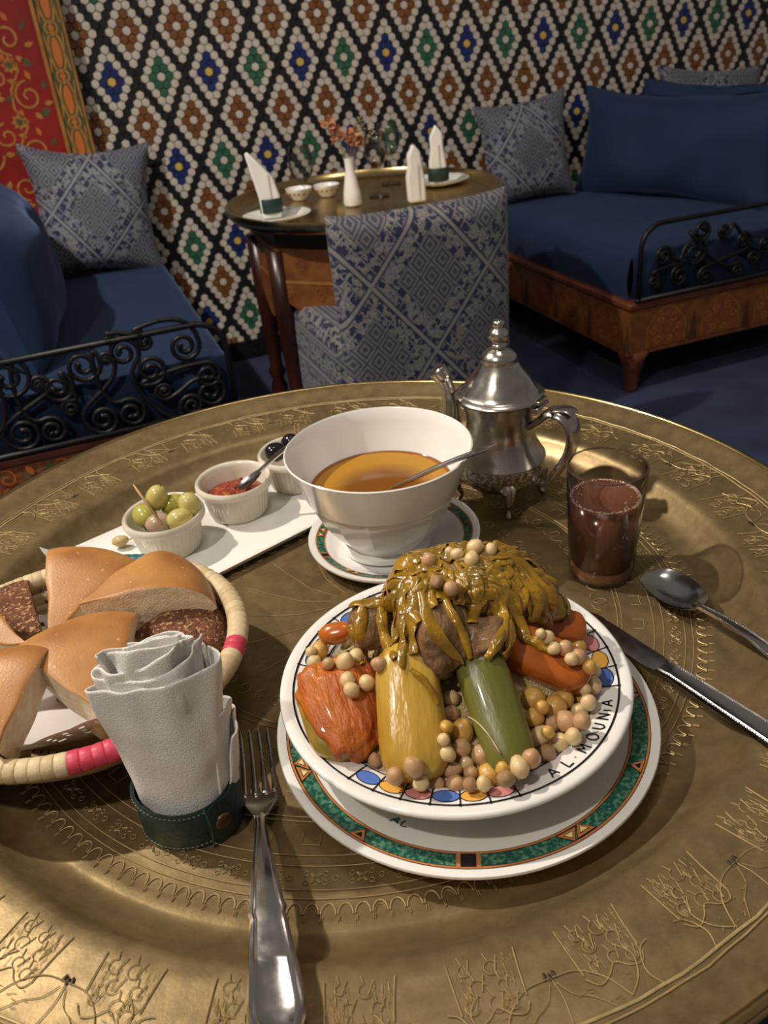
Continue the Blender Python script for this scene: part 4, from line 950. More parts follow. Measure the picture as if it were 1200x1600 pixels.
# ================================================================== napkin in its leather ring
nk = thing('napkin_ring', 'dark green leather napkin ring with a bronze snap, beside the bread basket', 'napkin ring', TB(-.1475, .3775), 0)
def ring_pt(a, r, z, sy=.86): return (r * cos(a), r * sin(a) * sy, z)
mb = MB(); n = 96; vs = []
for k in range(n):
    a = 2 * pi * k / n
    for r, z in ((.0315, .001), (.0328, .0), (.0336, .002), (.0332, .018), (.0340, .0350), (.0330, .0362), (.0318, .0350), (.0312, .018)): vs.append(ring_pt(a, r, z + .0022 * sin(a * 2 + 1) * (z / .036)))
mb.add(vs, [(k * 8 + j, (k + 1) % n * 8 + j, (k + 1) % n * 8 + (j + 1) % 8, k * 8 + (j + 1) % 8) for k in range(n) for j in range(8)])
part('band', mb, M['leather'], nk, smooth=60)
mb = MB()
for zz in (.0035, .0325):
    for k in range(70):
        a = 2 * pi * k / 70 - .2
        if -.95 < ((a + pi) % (2 * pi)) - pi < .1: continue
        p0 = Vector(ring_pt(a, .0340 if zz > .02 else .0337, zz + .0022 * sin(a * 2 + 1) * (zz / .036))); p1 = Vector(ring_pt(a + .052, .0340 if zz > .02 else .0337, zz + .0022 * sin(a * 2 + 1) * (zz / .036))); mb.tube([p0, p1], .0003, 5)
part('stitching', mb, M['thread'], nk)
mb = MB(); nf = 30; vs = []                # flap wrapped over the right side
for i in range(nf + 1):
    s = i / nf; a = radians(-62 + 78 * s); hh = .0355 * (.99 if s > .12 else (.62 + .37 * (s / .12) ** .5)) + .010 * max(0, s - .5) ** 1.2
    z0 = .0178 - hh / 2; z1_ = .0178 + hh / 2 + .010 * max(0, s - .35)
    rr_ = .0352 - .0012 * s
    vs += [ring_pt(a, rr_, z0 + .0006), ring_pt(a, rr_ + .0012, z0), ring_pt(a, rr_ + .0018, (z0 + z1_) / 2), ring_pt(a, rr_ + .0012, z1_), ring_pt(a, rr_, z1_ - .0006), ring_pt(a, rr_ - .0006, (z0 + z1_) / 2)]
mb.add(vs, [(i * 6 + j, i * 6 + 6 + j, i * 6 + 6 + (j + 1) % 6, i * 6 + (j + 1) % 6) for i in range(nf) for j in range(6)] + [tuple(range(6)), tuple(nf * 6 + j for j in range(5, -1, -1))])
fp = part('flap', mb, M['leather'], nk, smooth=60)
mb = MB(); ed = []
for i in range(25):
    a = pi / 2 + pi * i / 24; ed.append(ring_pt(radians(-61.5 - 2.6 * cos(a - pi) * -1) - .02 * 0, .0362, .0178 + .0172 * sin(a)))
mb.tube(ed, .0008, 6); part('flap_edge', mb, M['leather_edge'], fp)
mb = MB(); mb.lathe([(.0058, 0), (.0060, .0008), (.0052, .0016), (.003, .0020), (0, .0021)], 28); sn = part('snap', mb, M['bronze'], fp); a = radians(-44); sn.location = ring_pt(a, .0362, .0180); sn.rotation_euler = Vector((cos(a) * .86, sin(a), 0)).to_track_quat('Z', 'Y').to_euler()

nap = thing('linen_napkin', 'white linen napkin rolled upright in the green leather ring', 'napkin', TB(-.1475, .3775, .004), 0)
def cloth_sheet(a0, a1, r0, top, seed, flare, thick=.0011, tw=0, nu=46, nv=34, rise=0, spi=0):
    mb = MB()
    def g(u, v):
        a = a0 + (a1 - a0) * u + tw * v; h = top(u) * v
        zz = h
        f = v ** 1.1
        rx = r0 * (1 + spi * u) + flare * f; ry = r0 * (1 + spi * u) * .82 - .004 * f
        x = rx * cos(a) + .0010 - .0025 * f ; y = ry * sin(a) + .006 * f
        w = noise.noise(Vector((cos(a) * 1.8 + seed, zz * 20, sin(a) * 1.8))) * .0062 * v + noise.noise(Vector((a * 2.1, zz * 55 + seed, seed))) * .0009
        w += .0011 * sin(a * 3 + zz * 60 + seed) * v
        x += w * cos(a); y += w * sin(a)
        return (x, y, zz)
    mb.grid(g, nu, nv)
    return mb
LN = M['linen']
D = radians
# outer wrap, front; rises to the right
o = part('front_fold', cloth_sheet(D(-205), D(20), .0278, lambda u: .108 + .026 * u + .003 * sin(u * 5), 1.3, .0110, spi=.05), LN, nap, solid=.0014, sub=1)
o = part('second_fold', cloth_sheet(D(-200), D(12), .0240, lambda u: .117 + .024 * u + .002 * sin(u * 7 + 1), 4.1, .0104), LN, nap, solid=.0014, sub=1)
o = part('right_fold', cloth_sheet(D(-42), D(70), .0292, lambda u: .090 - .050 * (u - .35) ** 2, 7.7, .0125, spi=.0), LN, nap, solid=.0016, sub=1)
o = part('right_fold', cloth_sheet(D(-30), D(80), .0300, lambda u: .078 - .05 * (u - .4) ** 2, 9.7, .0150, spi=.0), LN, nap, solid=.0016, sub=1)
o = part('back_fold', cloth_sheet(D(0), D(190), .0265, lambda u: .139 - .010 * abs(u - .4) - .012 * u, 2.9, .0068), LN, nap, solid=.0014, sub=1)
o = part('inner_roll', cloth_sheet(D(-150), D(200), .0175, lambda u: .140 + .006 * sin(u * 6), 5.5, .0095, spi=.16), LN, nap, solid=.0014, sub=1)
o = part('inner_roll', cloth_sheet(D(-120), D(120), .0105, lambda u: .143 + .004 * sin(u * 5), 8.5, .0120, spi=.1), LN, nap, solid=.0014, sub=1)
o = part('top_fold', cloth_sheet(D(-185), D(-30), .0210, lambda u: .124 + .020 * u + .003 * sin(u * 9), 6.2, .0106), LN, nap, solid=.0018, sub=1)

# ================================================================== bread basket
BKC = (-.2495, .4960); BA, BB = .1310, .1185
bk = thing('bread_basket', 'round straw bread basket with wrapped rim in natural, teal and pink', 'basket', TB(*BKC, .0))
straw = mat('natural_straw', (.60, .47, .27), (.42, .31, .16), rough=.5, ns=8, scale=(1, 1, 1), bump=.5, bs=260)
straw2 = mat('pale_straw', (.66, .54, .34), (.52, .40, .22), rough=.5, ns=30, bump=.4, bs=260)
teal = mat('teal_dyed_straw', (.03, .16, .17), (.02, .10, .12), rough=.45, ns=60, bump=.4, bs=260)
pink = mat('pink_dyed_straw', (.62, .06, .11), (.50, .04, .08), rough=.45, ns=60, bump=.4, bs=260)
mb = MB(); pf = [(0, .004)]
rows = [(.045, .004), (.060, .0045), (.072, .007), (.082, .012), (.091, .018), (.099, .026), (.1065, .034), (.113, .042), (.120, .049)]
ins = [];
for (r, z) in rows:
    for q in range(5): b = pi * q / 4; ins.append((r - .004 * cos(b), z + .0032 * sin(b)))
ins = [(0, .006)] + ins; outs = [(r + .003, z - .005) for r, z in rows[::-1]]
mb.lathe(ins + outs + [(0, -.0005 + .001)], 96, sx=BA / .124, sy=BB / .124); part('woven_body', mb, straw, bk)
mb = MB()
for r, z in rows[1:]:
    for k in range(64):
        a = 2 * pi * k / 64 + r * 31; c = (r * cos(a) * BA / .124, r * sin(a) * BB / .124, z + .0030)
        mb.box(c, (.0068, .0008, .0012), rot=Matrix.Rotation(a + .5, 3, 'Z') @ Matrix.Rotation(-.5, 3, 'Y'))
part('dark_stitches', mb, mat('dark_gap', (.05, .03, .015), rough=.8), bk, stuff=True)
NWR = 104; mw = {}
for nm, m_ in (('a', straw), ('b', straw2), ('t', teal), ('p', pink)):
    mb = MB(); L = 2 * pi * .126 / NWR; mb.tube([(0, -L * .56, 0), (0, -L * .40, 0), (0, 0, .0), (0, L * .40, 0), (0, L * .56, 0)], [.0077, .0083, .0084, .0083, .0077], 12, up=(0, 0, 1), flat=.92); mw[nm] = mb.mesh('rim_wrap', [m_])
rnd = random.Random(2)
for k in range(NWR):
    a = 2 * pi * (k + .5) / NWR; deg = math.degrees(a); x, y = BA * cos(a) * .985, BB * sin(a) * .985
    tn = atan2(BB * cos(a), -BA * sin(a)) - pi / 2
    kind = 't' if 56 < deg < 84 else ('p' if 349 < deg < 358 or 284 < deg < 311 or 178 < deg < 200 else ('a' if rnd.random() < .5 else 'b'))
    o = link('rim_wrap', mw[kind], bk, (x, y, .0545 + .002 * sin(a * 2)), (rnd.uniform(-.05, .05), rnd.uniform(-.1, .1), tn + rnd.uniform(-.05, .05)))
    if kind == 't': o['label'] = 'teal wrap'
    if kind == 'p': o['label'] = 'pink wrap'

# paper doily
dm = mat('white_paper', (.78, .74, .74), rough=.8); mb = MB()
def dz(x, y):
    r = hypot(x / 1.05, y); f = max(0, r - .055)
    a = atan2(y, x)
    front = max(0, cos(a - D(-62))) ** 3
    return .0135 + f * .55 + f * front * .75 + .0030 * noise.noise(Vector((x * 30, y * 30, 2)))
nr, na = 20, 150; vs = []
for i in range(nr + 1):
    for k in range(na):
        a = 2 * pi * k / na; r = .02 + (.073 + .0035 * abs(sin(a * 12))) * i / nr; x, y = r * cos(a) * 1.05, r * sin(a) * .98; vs.append((x, y, dz(x, y)))
fs = []
for i in range(nr):
    for k in range(na):
        if i in (15, 17) and k % 3 == 0: continue
        if i == 13 and k % 6 in (0, 1): continue
        fs.append((i * na + k, i * na + (k + 1) % na, (i + 1) * na + (k + 1) % na, (i + 1) * na + k))
mb.add(vs, fs); o = part('paper_doily', mb, dm, solid=.0003); o.location = TB(*BKC, 0); tag(o, 'white lace paper doily lining the bread basket', 'doily')

# ================================================================== bread
crust = mat('golden_bread_crust', (.52, .25, .075), (.30, .115, .030), rough=.42, ns=22, lo=.32, hi=.74, bump=.3, bs=520, bd=.0008, spots=((.60, .38, .18), 260, .70))
crumb = mat('pale_bread_crumb', (.82, .72, .54), (.70, .56, .36), rough=.9, ns=160, bump=.7, bs=620, bd=.002, sss=.15, sssr=(1, .7, .4))
dcrust = mat('bran_crust', (.20, .075, .03), (.11, .038, .016), rough=.8, ns=90, bump=1, bs=340, bd=.004, spots=((.46, .27, .14), 330, .58))
dcrumb = mat('brown_crumb', (.22, .13, .06), (.15, .08, .035), rough=.9, ns=160, bump=1, bs=300, bd=.003)
def wedge(label, apex, outer, ang, H, roll=0, dark=False, seed=0, wide=0, bulge=.5, curl_=0):
    A, B = Vector(apex), Vector(outer); X = (B - A); R = X.length; X.normalize()
    toc = (CO - (A + B) / 2).normalized(); up = (toc * .55 + Vector((0, 0, 1)) * .6); Z = (up - X * up.dot(X)).normalized()
    Z = Matrix.Rotation(roll, 3, X) @ Z; Y = Z.cross(X)
    t = thing('bread_wedge', label, 'bread'); t.matrix_world = Matrix(((X.x, Y.x, Z.x, A.x), (X.y, Y.y, Z.y, A.y), (X.z, Y.z, Z.z, A.z), (0, 0, 0, 1)))
    half = radians(ang) / 2
    def topz(r, a):
        q = min(1, r / R); n_ = noise.noise(Vector((r * cos(a) * 28 + seed, r * sin(a) * 28, seed))) * .0016
        return (H * (.80 + .20 * cos(q * 1.2)) * (1 - q ** 5.5) ** .5 + n_ * (1 - q ** 6)) * (1 if q < .999 else 0)
    def P(r, a):
        rr_ = r * (1 + .015 * noise.noise(Vector((a * 3, seed, 1)))); e = .0025 * noise.noise(Vector((r * 40, seed + (1 if a > 0 else 5), 3)))
        a2 = a + (e / max(r, .01)) * (abs(a) / half); return rr_ * cos(a2), rr_ * sin(a2)
    rs = [R * (.02 + .98 * sin(pi / 2 * i / 22)) for i in range(23)]
    mb = MB()
    def g(u, v):
        r = rs[round(v * 22)]; a = half * (2 * u - 1); x, y = P(r, a); z = topz(r, a)
        e = (1 - abs(2 * u - 1) ** 14)
        return (x, y, z - .0012 * (1 - e))
    mb.grid(g, 26, 22)
    def gb(u, v):
        r = rs[round(v * 22)]; a = half * (2 * u - 1); x, y = P(r, a); return (x, y, -H * .18 * (1 - (r / R) ** 6) ** .5 * .6)
    mb.grid(gb, 26, 22, flip=True)
    part('crust', mb, dcrust if dark else crust, t, merge=1e-5)
    mb = MB()
    for s_ in (-1, 1):
        def gc(u, v):
            r = rs[round(u * 22)]; a = half * s_; x, y = P(r, a); z0 = -H * .18 * (1 - (r / R) ** 6) ** .5 * .6; z1_ = topz(r, a) - .0012
            b = noise.noise(Vector((r * 150, v * 8, seed + s_))) * .0008 + noise.noise(Vector((r * 50, v * 3, seed + s_))) * .0012
            b = b * sin(pi * v) * (1 if u < 1 else 0); nrm = (-sin(a) * s_, cos(a) * s_)
            return (x + nrm[0] * b, y + nrm[1] * b, z0 + (z1_ - z0) * v)
        mb.grid(gc, 22, 12, flip=(s_ > 0))
    part('crumb', mb, dcrumb if dark else crumb, t)
    return t
wedge('tall golden bread wedge at the back of the basket, left of the teal rim', at(92, 1020, .040), at(158, 860, .078), 50, .026, roll=-.10, seed=1)
wedge('golden bread wedge with pale cut side, right of the tall back wedge', at(150, 1000, .050), at(322, 905, .064), 48, .038, roll=-.44, seed=2)
wedge('brown bran bread wedge half hidden behind the linen napkin', at(215, 1040, .030), at(356, 975, .045), 48, .030, roll=-.3, dark=True, seed=3)
wedge('brown bran bread wedge at the left edge of the basket', at(74, 1022, .030), at(-35, 950, .046), 60, .026, roll=.15, dark=True, seed=4)
wedge('golden bread wedge in the basket centre with its tip torn open', at(172, 1150, .040), at(112, 975, .076), 58, .030, roll=.05, seed=5)
wedge('golden bread wedge at the front left of the basket, white cut side right', at(22, 1198, .040), at(10, 1018, .082), 50, .034, roll=-.15, seed=6)
wedge('golden bread wedge mostly cut off by the left edge, above the front one', at(58, 1032, .044), at(-60, 985, .060), 40, .026, roll=0, seed=7)
mb = MB(); mb.ball((0, 0, 0), (.011, .008, .013), seg=20, rings=14, fn=lambda v: v * (1 + .45 * noise.noise(v * 2.2) + .12 * noise.noise(v * 7)))
o = part('torn_bread_crumb', mb, crumb, sub=1); o.location = at(165, 1130, .042); tag(o, 'torn lump of pale crumb by the doily in the basket', 'bread')

# ================================================================== white platter with three ramekins
pa = radians(38.5)
pl = thing('serving_platter', 'long white rectangular platter holding three ramekins', 'platter', TB(-.1715, .7395), pa)
mb = MB(); slab(mb, .160, .078, .006, [(.012, 0), (.006, .002), (0, .0105), (.0005, .0115), (.003, .0105), (.008, .0072), (.014, .0065)]); 
mb2 = MB()
def sh_(u, v):
    x = -.16 + .32 * u; y = -.078 + .156 * v; e = abs(x) / .16; z = .0065
    if e > .86: z += .016 * ((e - .86) / .14) ** 1.5
    if .82 < e < .86: z -= .0008
    if abs(y) > .070: z += .0040 * ((abs(y) - .070) / .008)
    return (x, y, z)
mb2.grid(sh_, 60, 44); mb2.grid(lambda u, v: tuple(Vector(sh_(u, v)) - Vector((0, 0, .0042))) if 0 < u < 1 and 0 < v < 1 else sh_(u, v), 60, 44, flip=True)
part('dish', mb2, M['porcelain'], pl, merge=1e-6, smooth=50)
mb = MB(); slab(mb, .12, .055, .01, [(0, 0), (0, .004)]); part('foot', mb, M['porcelain'], pl)
def ramekin(label, x, y):
    t = thing('ramekin', label, 'ramekin', TB(x, y, .0068)); mb = MB()
    P = [(0, 0), (.029, 0), (.0305, .0015), (.0312, .0045), (.0355, .0300), (.0395, .0320), (.0408, .0345), (.0406, .0385), (.0385, .0408), (.0365, .0400), (.0352, .0370), (.0335, .0300), (.0300, .0100), (.026, .0065), (0, .006)]
    def rf(a, r, z): return r * (1 + .011 * cos(a * 44)) if .003 < z < .0305 and r > .0308 and (r, z) in ((.0312, .0045), (.0355, .0300)) else r
    mb.lathe(P, 264, rf=rf); part('body', mb, M['cream'], t, smooth=60)
    return t
R1p = Vector((-.2185, .7105)); dR = Vector((.0635, .0585))
R2p = R1p + dR; R3p = R2p + Vector((.062, .052))
ramekin('cream fluted ramekin holding green olives', *R1p); ramekin('cream fluted ramekin holding red chilli paste', *R2p); ramekin('cream fluted ramekin of black olives half hidden by the soup bowl', *R3p)
olm = mat('green_olive', (.46, .42, .10), (.34, .34, .05), rough=.2, ns=30, sss=.2, coat=.5, spots=((.05, .06, .01), 210, .70))
olp = mat('pale_green_olive', (.56, .49, .17), (.48, .38, .12), rough=.2, ns=30, sss=.2, coat=.5, spots=((.08, .08, .02), 210, .74))
olk = mat('pinkish_olive', (.48, .34, .24), (.36, .22, .15), rough=.25, ns=30, sss=.2, coat=.4)
blk = mat('black_olive', (.008, .007, .010), rough=.18, coat=.5)
hole = mat('olive_hollow', (.02, .012, .01), rough=.5); wood = mat('pale_toothpick_wood', (.62, .42, .22), (.5, .32, .15), rough=.6, ns=50)
def olive(label, loc, m_, rot, s=.0112, group=None, pit=False):
    t = thing('olive', label, 'olive', loc, 0, group); t.rotation_euler = rot
    mb = MB(); mb.ball((0, 0, 0), (s * 1.22, s, s * .98), seg=20, rings=14, fn=lambda v: v * (1 + .03 * noise.noise(v * 1.5 + Vector(loc) * 50))); part('flesh', mb, m_, t)
    mb = MB(); mb.ball((s * 1.18, 0, 0), (s * .10, s * .26, s * .26) if pit else (s * .07, s * .10, s * .10), seg=10, rings=6); part('stem_hole', mb, hole, t)
    return t
def in_ram(Rp, dx, dy, z): return TB(Rp.x + dx, Rp.y + dy, .0068 + z)
olive('pale yellow-green olive on top of the ramekin heap, by the toothpick', at(245, 778, .060), olp, (.3, -1.1, .4), .0112)
olive('bright green olive at the left of the olive ramekin', at(226, 806, .048), olm, (0, -.3, 2.2), .0115)
olive('glossy green olive at the back middle of the olive ramekin', at(272, 789, .047), olm, (.4, .2, .6), .0115)
olive('pale upright olive at the right of the olive ramekin', at(297, 789, .051), olp, (.2, -1.2, 2.9), .0112)
olive('yellow-green olive lying at the front right of the olive ramekin', at(281, 811, .045), olp, (0, 0, .35), .0108)
olive('pinkish pitted olive at the front of the ramekin, pierced by the toothpick', at(247, 818, .043), olk, (0, .1, 3.6), .0108, pit=True)
olive('shadowed green olive at the bottom of the olive ramekin', in_ram(R1p, .002, .008, .022), olm, (.5, .2, 1.6), .0108)
tpk = MB(); a_ = at(208, 757, .080); b_ = at(252, 818, .048); tpk.tube([a_, a_.lerp(b_, .15), b_], [.0004, .0013, .0014], 8); c0 = (a_ + b_) / 2; tpk.v = [tuple(Vector(v) - c0) for v in tpk.v]; o = part('toothpick', tpk, wood); o.location = c0; tag(o, 'wooden toothpick stuck in the pinkish green-olive heap', 'toothpick')
for k, (x0_, x1_, lb) in enumerate(((463, 668, 'left toothpick standing in the black olives behind the soup bowl'), (466, 672, 'right toothpick standing in the black olives behind the soup bowl'))):
    tpk = MB(); b_ = in_ram(R3p, .008 + .004 * k, .004, .030); a_ = at(x0_ - (0 if k else 3), x1_ - 10 + 8 * (1 - k), .088); tpk.tube([a_, a_.lerp(b_, .1), b_], [.0005, .0012, .0014], 8); c0 = (a_ + b_) / 2; tpk.v = [tuple(Vector(v) - c0) for v in tpk.v]; o = part('toothpick', tpk, wood); o.location = c0; tag(o, lb, 'toothpick')
for k, (dx, dy, z, r) in enumerate(((-.019, -.008, .044, .4), (-.004, .010, .043, 1.2), (.012, -.010, .041, 2.2))):
    olive(('glossy black olive at the left edge of the ramekin behind the soup bowl', 'glossy black olive at the back of the ramekin behind the soup bowl', 'black olive nearly hidden by the soup bowl, by the toothpicks')[k], in_ram(R3p, dx, dy, z), blk, (.3, r, r * 2), .0110, 'black olives in the far ramekin')
har = mat('red_chilli_paste', (.36, .050, .010), (.20, .018, .006), rough=.4, ns=120, bump=1, bs=220, bd=.006, coat=.1, spots=((.50, .20, .04), 260, .62))
mb = MB(); mb.grid(lambda u, v: ((lambda r, a: (r * cos(a), r * sin(a), .020 + .008 * (1 - (r / .033) ** 3) + .0075 * noise.noise(Vector((r * cos(a) * 90, r * sin(a) * 70, 4))) * (1 - (r / .033) ** 4)))(.001 + .032 * v, 2 * pi * u)), 60, 24, cu=True)
o = part('chilli_paste', mb, har); o.location = TB(R2p.x, R2p.y, .0068); tag(o, 'coarse red chilli paste in the middle ramekin', 'sauce', kind='stuff')
spoon('small_spoon', 'small spoon standing in the red chilli paste', 'spoon', at(376, 765, .040), at(376, 765, .040) + (at(452, 708, .074) - at(376, 765, .040)).normalized() * .115, .1, .030, .021, 0, M['steel'], depth=.003, arch=.004, tail_w=.004, neck=.0018)
gm = mat('pale_caper', (.55, .42, .20), (.42, .30, .12), rough=.35, ns=40, sss=.2)
t = thing('caper_berry', 'small pale caper berry with a stalk, lying on the platter', 'caper', at(188, 845, .015)); mb = MB(); mb.ball((0, 0, 0), (.0085, .0065, .0055), seg=16, rings=10, fn=lambda v: v * (1 + .15 * noise.noise(v * 2))); part('berry', mb, gm, t)
mb = MB(); mb.tube([(.007, .0, 0), (.014, .003, .001), (.020, .002, .0)], [.0012, .0009, .0011], 6); part('stalk', mb, gm, t)

# ================================================================== the couscous dish
BC = Vector((bc.x, bc.y, T))
cous = mat('couscous', (.70, .56, .30), (.58, .42, .18), rough=.6, ns=300, sss=.2, bump=1, bs=700, bd=.002)
def heap(x, y):
    r = hypot(x, y) / .0905
    return .0345 + .026 * max(0, 1 - r * r) + .0018 * noise.noise(Vector((x * 60, y * 60, 1)))
mb = MB(); mb.grid(lambda u, v: ((lambda r, a: (r * cos(a), r * sin(a), heap(r * cos(a), r * sin(a)) if r < .0900 else .033))(.0005 + .0915 * v, 2 * pi * u)), 90, 36, cu=True)
rnd = random.Random(12)
for k in range(5200):
    a = rnd.uniform(0, 6.283); r = .092 * sqrt(rnd.uniform(.12, 1)); x, y = r * cos(a), r * sin(a); s = rnd.uniform(.0006, .0011)
    z = heap(x, y) + s * .4 if r < .0895 else .0355
    c = (x, y, z); mb.add([(x + s, y, z), (x, y + s, z), (x - s, y, z), (x, y - s, z), (x, y, z + s), (x, y, z - s)], [(0, 1, 4), (1, 2, 4), (2, 3, 4), (3, 0, 4)])
cs_o = part('couscous', mb, cous); cs_o.location = TB(bc.x, bc.y, .0075); tag(cs_o, 'bed of yellow couscous filling the deep white plate', 'couscous', kind='stuff')

SQ = lambda v, e: math.copysign(abs(v) ** e, v)
def sq_fn(e1, e2, taper=0, lump=.05, fr=1.6, seed=0, bend=0):
    def f(v):
        q = Vector((SQ(v.x, e1), SQ(v.y, e2), SQ(v.z, e2)))
        q.y *= 1 + taper * q.x; q.z *= 1 + taper * .5 * q.x + bend * 0
        q.z += bend * (1 - q.x * q.x)
        n = noise.noise(v * fr + Vector((seed, seed * 2, 0))) * lump + noise.noise(v * fr * 4 + Vector((seed, 0, 3))) * lump * .25
        return q * (1 + n)
    return f
FOOD = [cs_o]
def veg(name, label, cat, p0, p1, w, th, m_, e=(.55, .6), taper=0, lump=.05, roll=0, seed=0, seg=40, rings=28, bend=0, group=None, fr=1.6, pname=None):
    A, B = Vector(p0), Vector(p1); X = (B - A); L = X.length / 2; X.normalize(); up = ((CO - A).normalized() * .8 + Vector((0, 0, .5)))
    Z = (up - X * up.dot(X)).normalized(); Z = Matrix.Rotation(roll, 3, X) @ Z; Y = Z.cross(X); C = (A + B) / 2
    R = Matrix(((X.x, Y.x, Z.x), (X.y, Y.y, Z.y), (X.z, Y.z, Z.z)))
    mb = MB()
    # poles along the axis
    Q = Matrix(((0, 0, 1), (0, 1, 0), (-1, 0, 0)))
    f = sq_fn(e[0], e[1], taper, lump, fr, seed, bend)
    mb.ball((0, 0, 0), (L, w / 2, th / 2), seg=seg, rings=rings, fn=lambda v: f(Q @ v))
    if pname:
        o = thing(name, label, cat); o.matrix_world = Matrix.Translation(C) @ R.to_4x4(); ch_ = part(pname, mb, m_, o); FOOD.append(ch_); return tag(o, group=group)
    o = part(name, mb, m_); o.matrix_world = Matrix.Translation(C) @ R.to_4x4()
    FOOD.append(o); return tag(o, label, cat, group)
pump = mat('cooked_pumpkin', (.54, .16, .018), (.36, .075, .010), rough=.42, ns=60, sss=.35, sssr=(1, .4, .1), ssd=.006, bump=1, bs=150, bd=.004, coat=.15, scale=(.35, 1, 1))
pskin = mat('pumpkin_rind', (.52, .27, .03), (.22, .17, .03), rough=.3, ns=30, sss=.2, coat=.4, bump=.3, bs=100)
turn = mat('yellow_turnip', (.62, .42, .075), (.40, .215, .018), rough=.28, ns=30, sss=.45, sssr=(1, .6, .15), ssd=.008, bump=.7, bs=90, bd=.003, coat=.45, scale=(.3, 1, 1))
zucm = mat('stewed_courgette', (.105, .105, .016), (.19, .18, .035), rough=.36, ns=26, lo=.4, hi=.7, sss=.25, sssr=(.8, 1, .2), bump=.6, bs=90, bd=.002, coat=.3, scale=(.3, 1, 1))
carm = mat('cooked_carrot', (.50, .135, .012), (.34, .075, .008), rough=.22, ns=26, sss=.35, sssr=(1, .35, .1), ssd=.006, bump=.2, bs=90, coat=.6)
meatm = mat('stewed_lamb', (.27, .150, .065), (.105, .055, .026), rough=.42, ns=42, lo=.3, hi=.7, bump=1, bs=130, bd=.004, sss=.08, coat=.35, scale=(.45, 1, 1), spots=((.27, .17, .06), 34, .60))
onim = bpy.data.materials.new('caramelised_onion'); onim.use_nodes = True; t_ = NT(onim); Bq = t_.n['Principled BSDF']; co = t_.coord()
t_.l.new(t_.mix(t_.ramp(t_.noise(50, 4, co), .35, .65), (.38, .205, .010), (.20, .110, .008)), Bq.inputs['Base Color']); Bq.inputs['Roughness'].default_value = .2; Bq.inputs['Subsurface Weight'].default_value = .3
Bq.inputs['Subsurface Radius'].default_value = (1, .6, .1); Bq.inputs['Subsurface Scale'].default_value = .004; Bq.inputs['Coat Weight'].default_value = .7; t_.l.new(t_.bump(t_.noise(260, 3, co), .5, .0015), Bq.inputs['Normal'])
artm = mat('cardoon_flesh', (.42, .33, .04), (.30, .24, .03), rough=.25, ns=30, sss=.35, coat=.6, bump=.3, bs=120, scale=(.3, 1, 1)); artb = mat('browned_cardoon_end', (.16, .08, .02), (.28, .18, .05), rough=.5, ns=120, bump=1, bs=300, bd=.003)

pk = veg('pumpkin_piece', 'cooked orange pumpkin piece at the left front of the dish, rind below', 'pumpkin', at(512, 1036, .078), at(560, 1182, .050), .0490, .028, pump, e=(.6, .75), lump=.16, seed=3, taper=-.22, fr=2.2, pname='flesh')
mb = MB(); Q = Matrix(((0, 0, 1), (0, 1, 0), (-1, 0, 0))); f = sq_fn(.6, .7, 0, .08, 1.6, 5)
mb.ball((.0015, -.0022, -.0035), (.0305, .0255, .0125), seg=40, rings=26, fn=lambda v: f(Q @ v)); FOOD.append(part('rind', mb, pskin, pk, label='yellow green rind'))
veg('turnip_piece', 'long yellow turnip piece at the centre front of the dish', 'turnip', at(630, 1005, .098), at(652, 1224, .047), .043, .030, turn, e=(.42, .8), lump=.06, seed=6, taper=.06)
veg('courgette_piece', 'green courgette piece between the chickpeas at the front right', 'courgette', at(742, 1015, .090), at(808, 1210, .048), .0335, .026, zucm, e=(.3, .85), lump=.03, seed=9, taper=-.04)
veg('carrot_piece', 'big orange carrot piece at the right of the dish', 'carrot', at(795, 1005, .076), at(920, 1062, .060), .0320, .026, carm, e=(.35, .55), lump=.05, seed=11, taper=-.10)
veg('carrot_piece', 'carrot piece behind the big one, under the pale cardoon stalk', 'carrot', at(820, 975, .066), at(912, 985, .056), .024, .022, carm, e=(.4, .5), lump=.04, seed=12)
veg('carrot_piece', 'small rounded carrot end at the left, beside the meat', 'carrot', at(498, 994, .062), at(556, 985, .066), .0165, .016, carm, e=(.8, .9), lump=.04, seed=13)
veg('carrot_piece', 'carrot piece behind the meat heap at the back of the dish', 'carrot', TB(.03, .50, .058), TB(.075, .495, .055), .024, .02, carm, e=(.5, .6), lump=.04, seed=14)
cd = veg('cardoon_stalk', 'yellow green cardoon stalk with a browned cut end, at the right', 'vegetable', at(790, 962, .090), at(886, 946, .078), .0200, .017, artm, e=(.35, .85), lump=.05, seed=15, pname='stalk')
mb = MB(); mb.ball((.0195, 0, 0), (.0030, .0102, .0088), seg=24, rings=14, fn=lambda v: v * (1 + .3 * noise.noise(v * 4))); part('browned_end', mb, artb, cd)
veg('lamb_piece', 'largest dark stewed lamb chunk at the centre, under the onions', 'meat', at(672, 905, .120), at(684, 1062, .080), .044, .048, meatm, e=(.85, .9), lump=.22, seed=21, seg=56, rings=40)
veg('lamb_piece', 'brown lamb chunk right of the centre chunk, above the courgette', 'meat', at(708, 1024, .090), at(796, 988, .092), .0330, .036, meatm, e=(.8, .85), lump=.22, seed=24, seg=50, rings=36)
veg('lamb_piece', 'dark lamb chunk at the left of the heap, above the small carrot', 'meat', at(575, 935, .096), at(582, 1018, .074), .030, .028, meatm, e=(.85, .9), lump=.22, seed=27, seg=44, rings=32)
veg('lamb_piece', 'lamb chunk inside the heap, mostly covered with onions', 'meat', at(596, 930, .096), at(862, 938, .084), .066, .072, meatm, e=(.9, .9), lump=.12, seed=30, seg=44, rings=32)
veg('onion_lump', 'soft onion lump under the right side of the topping', 'onion', at(812, 895, .102), at(846, 975, .080), .036, .034, onim, e=(.9, .9), lump=.2, seed=34)
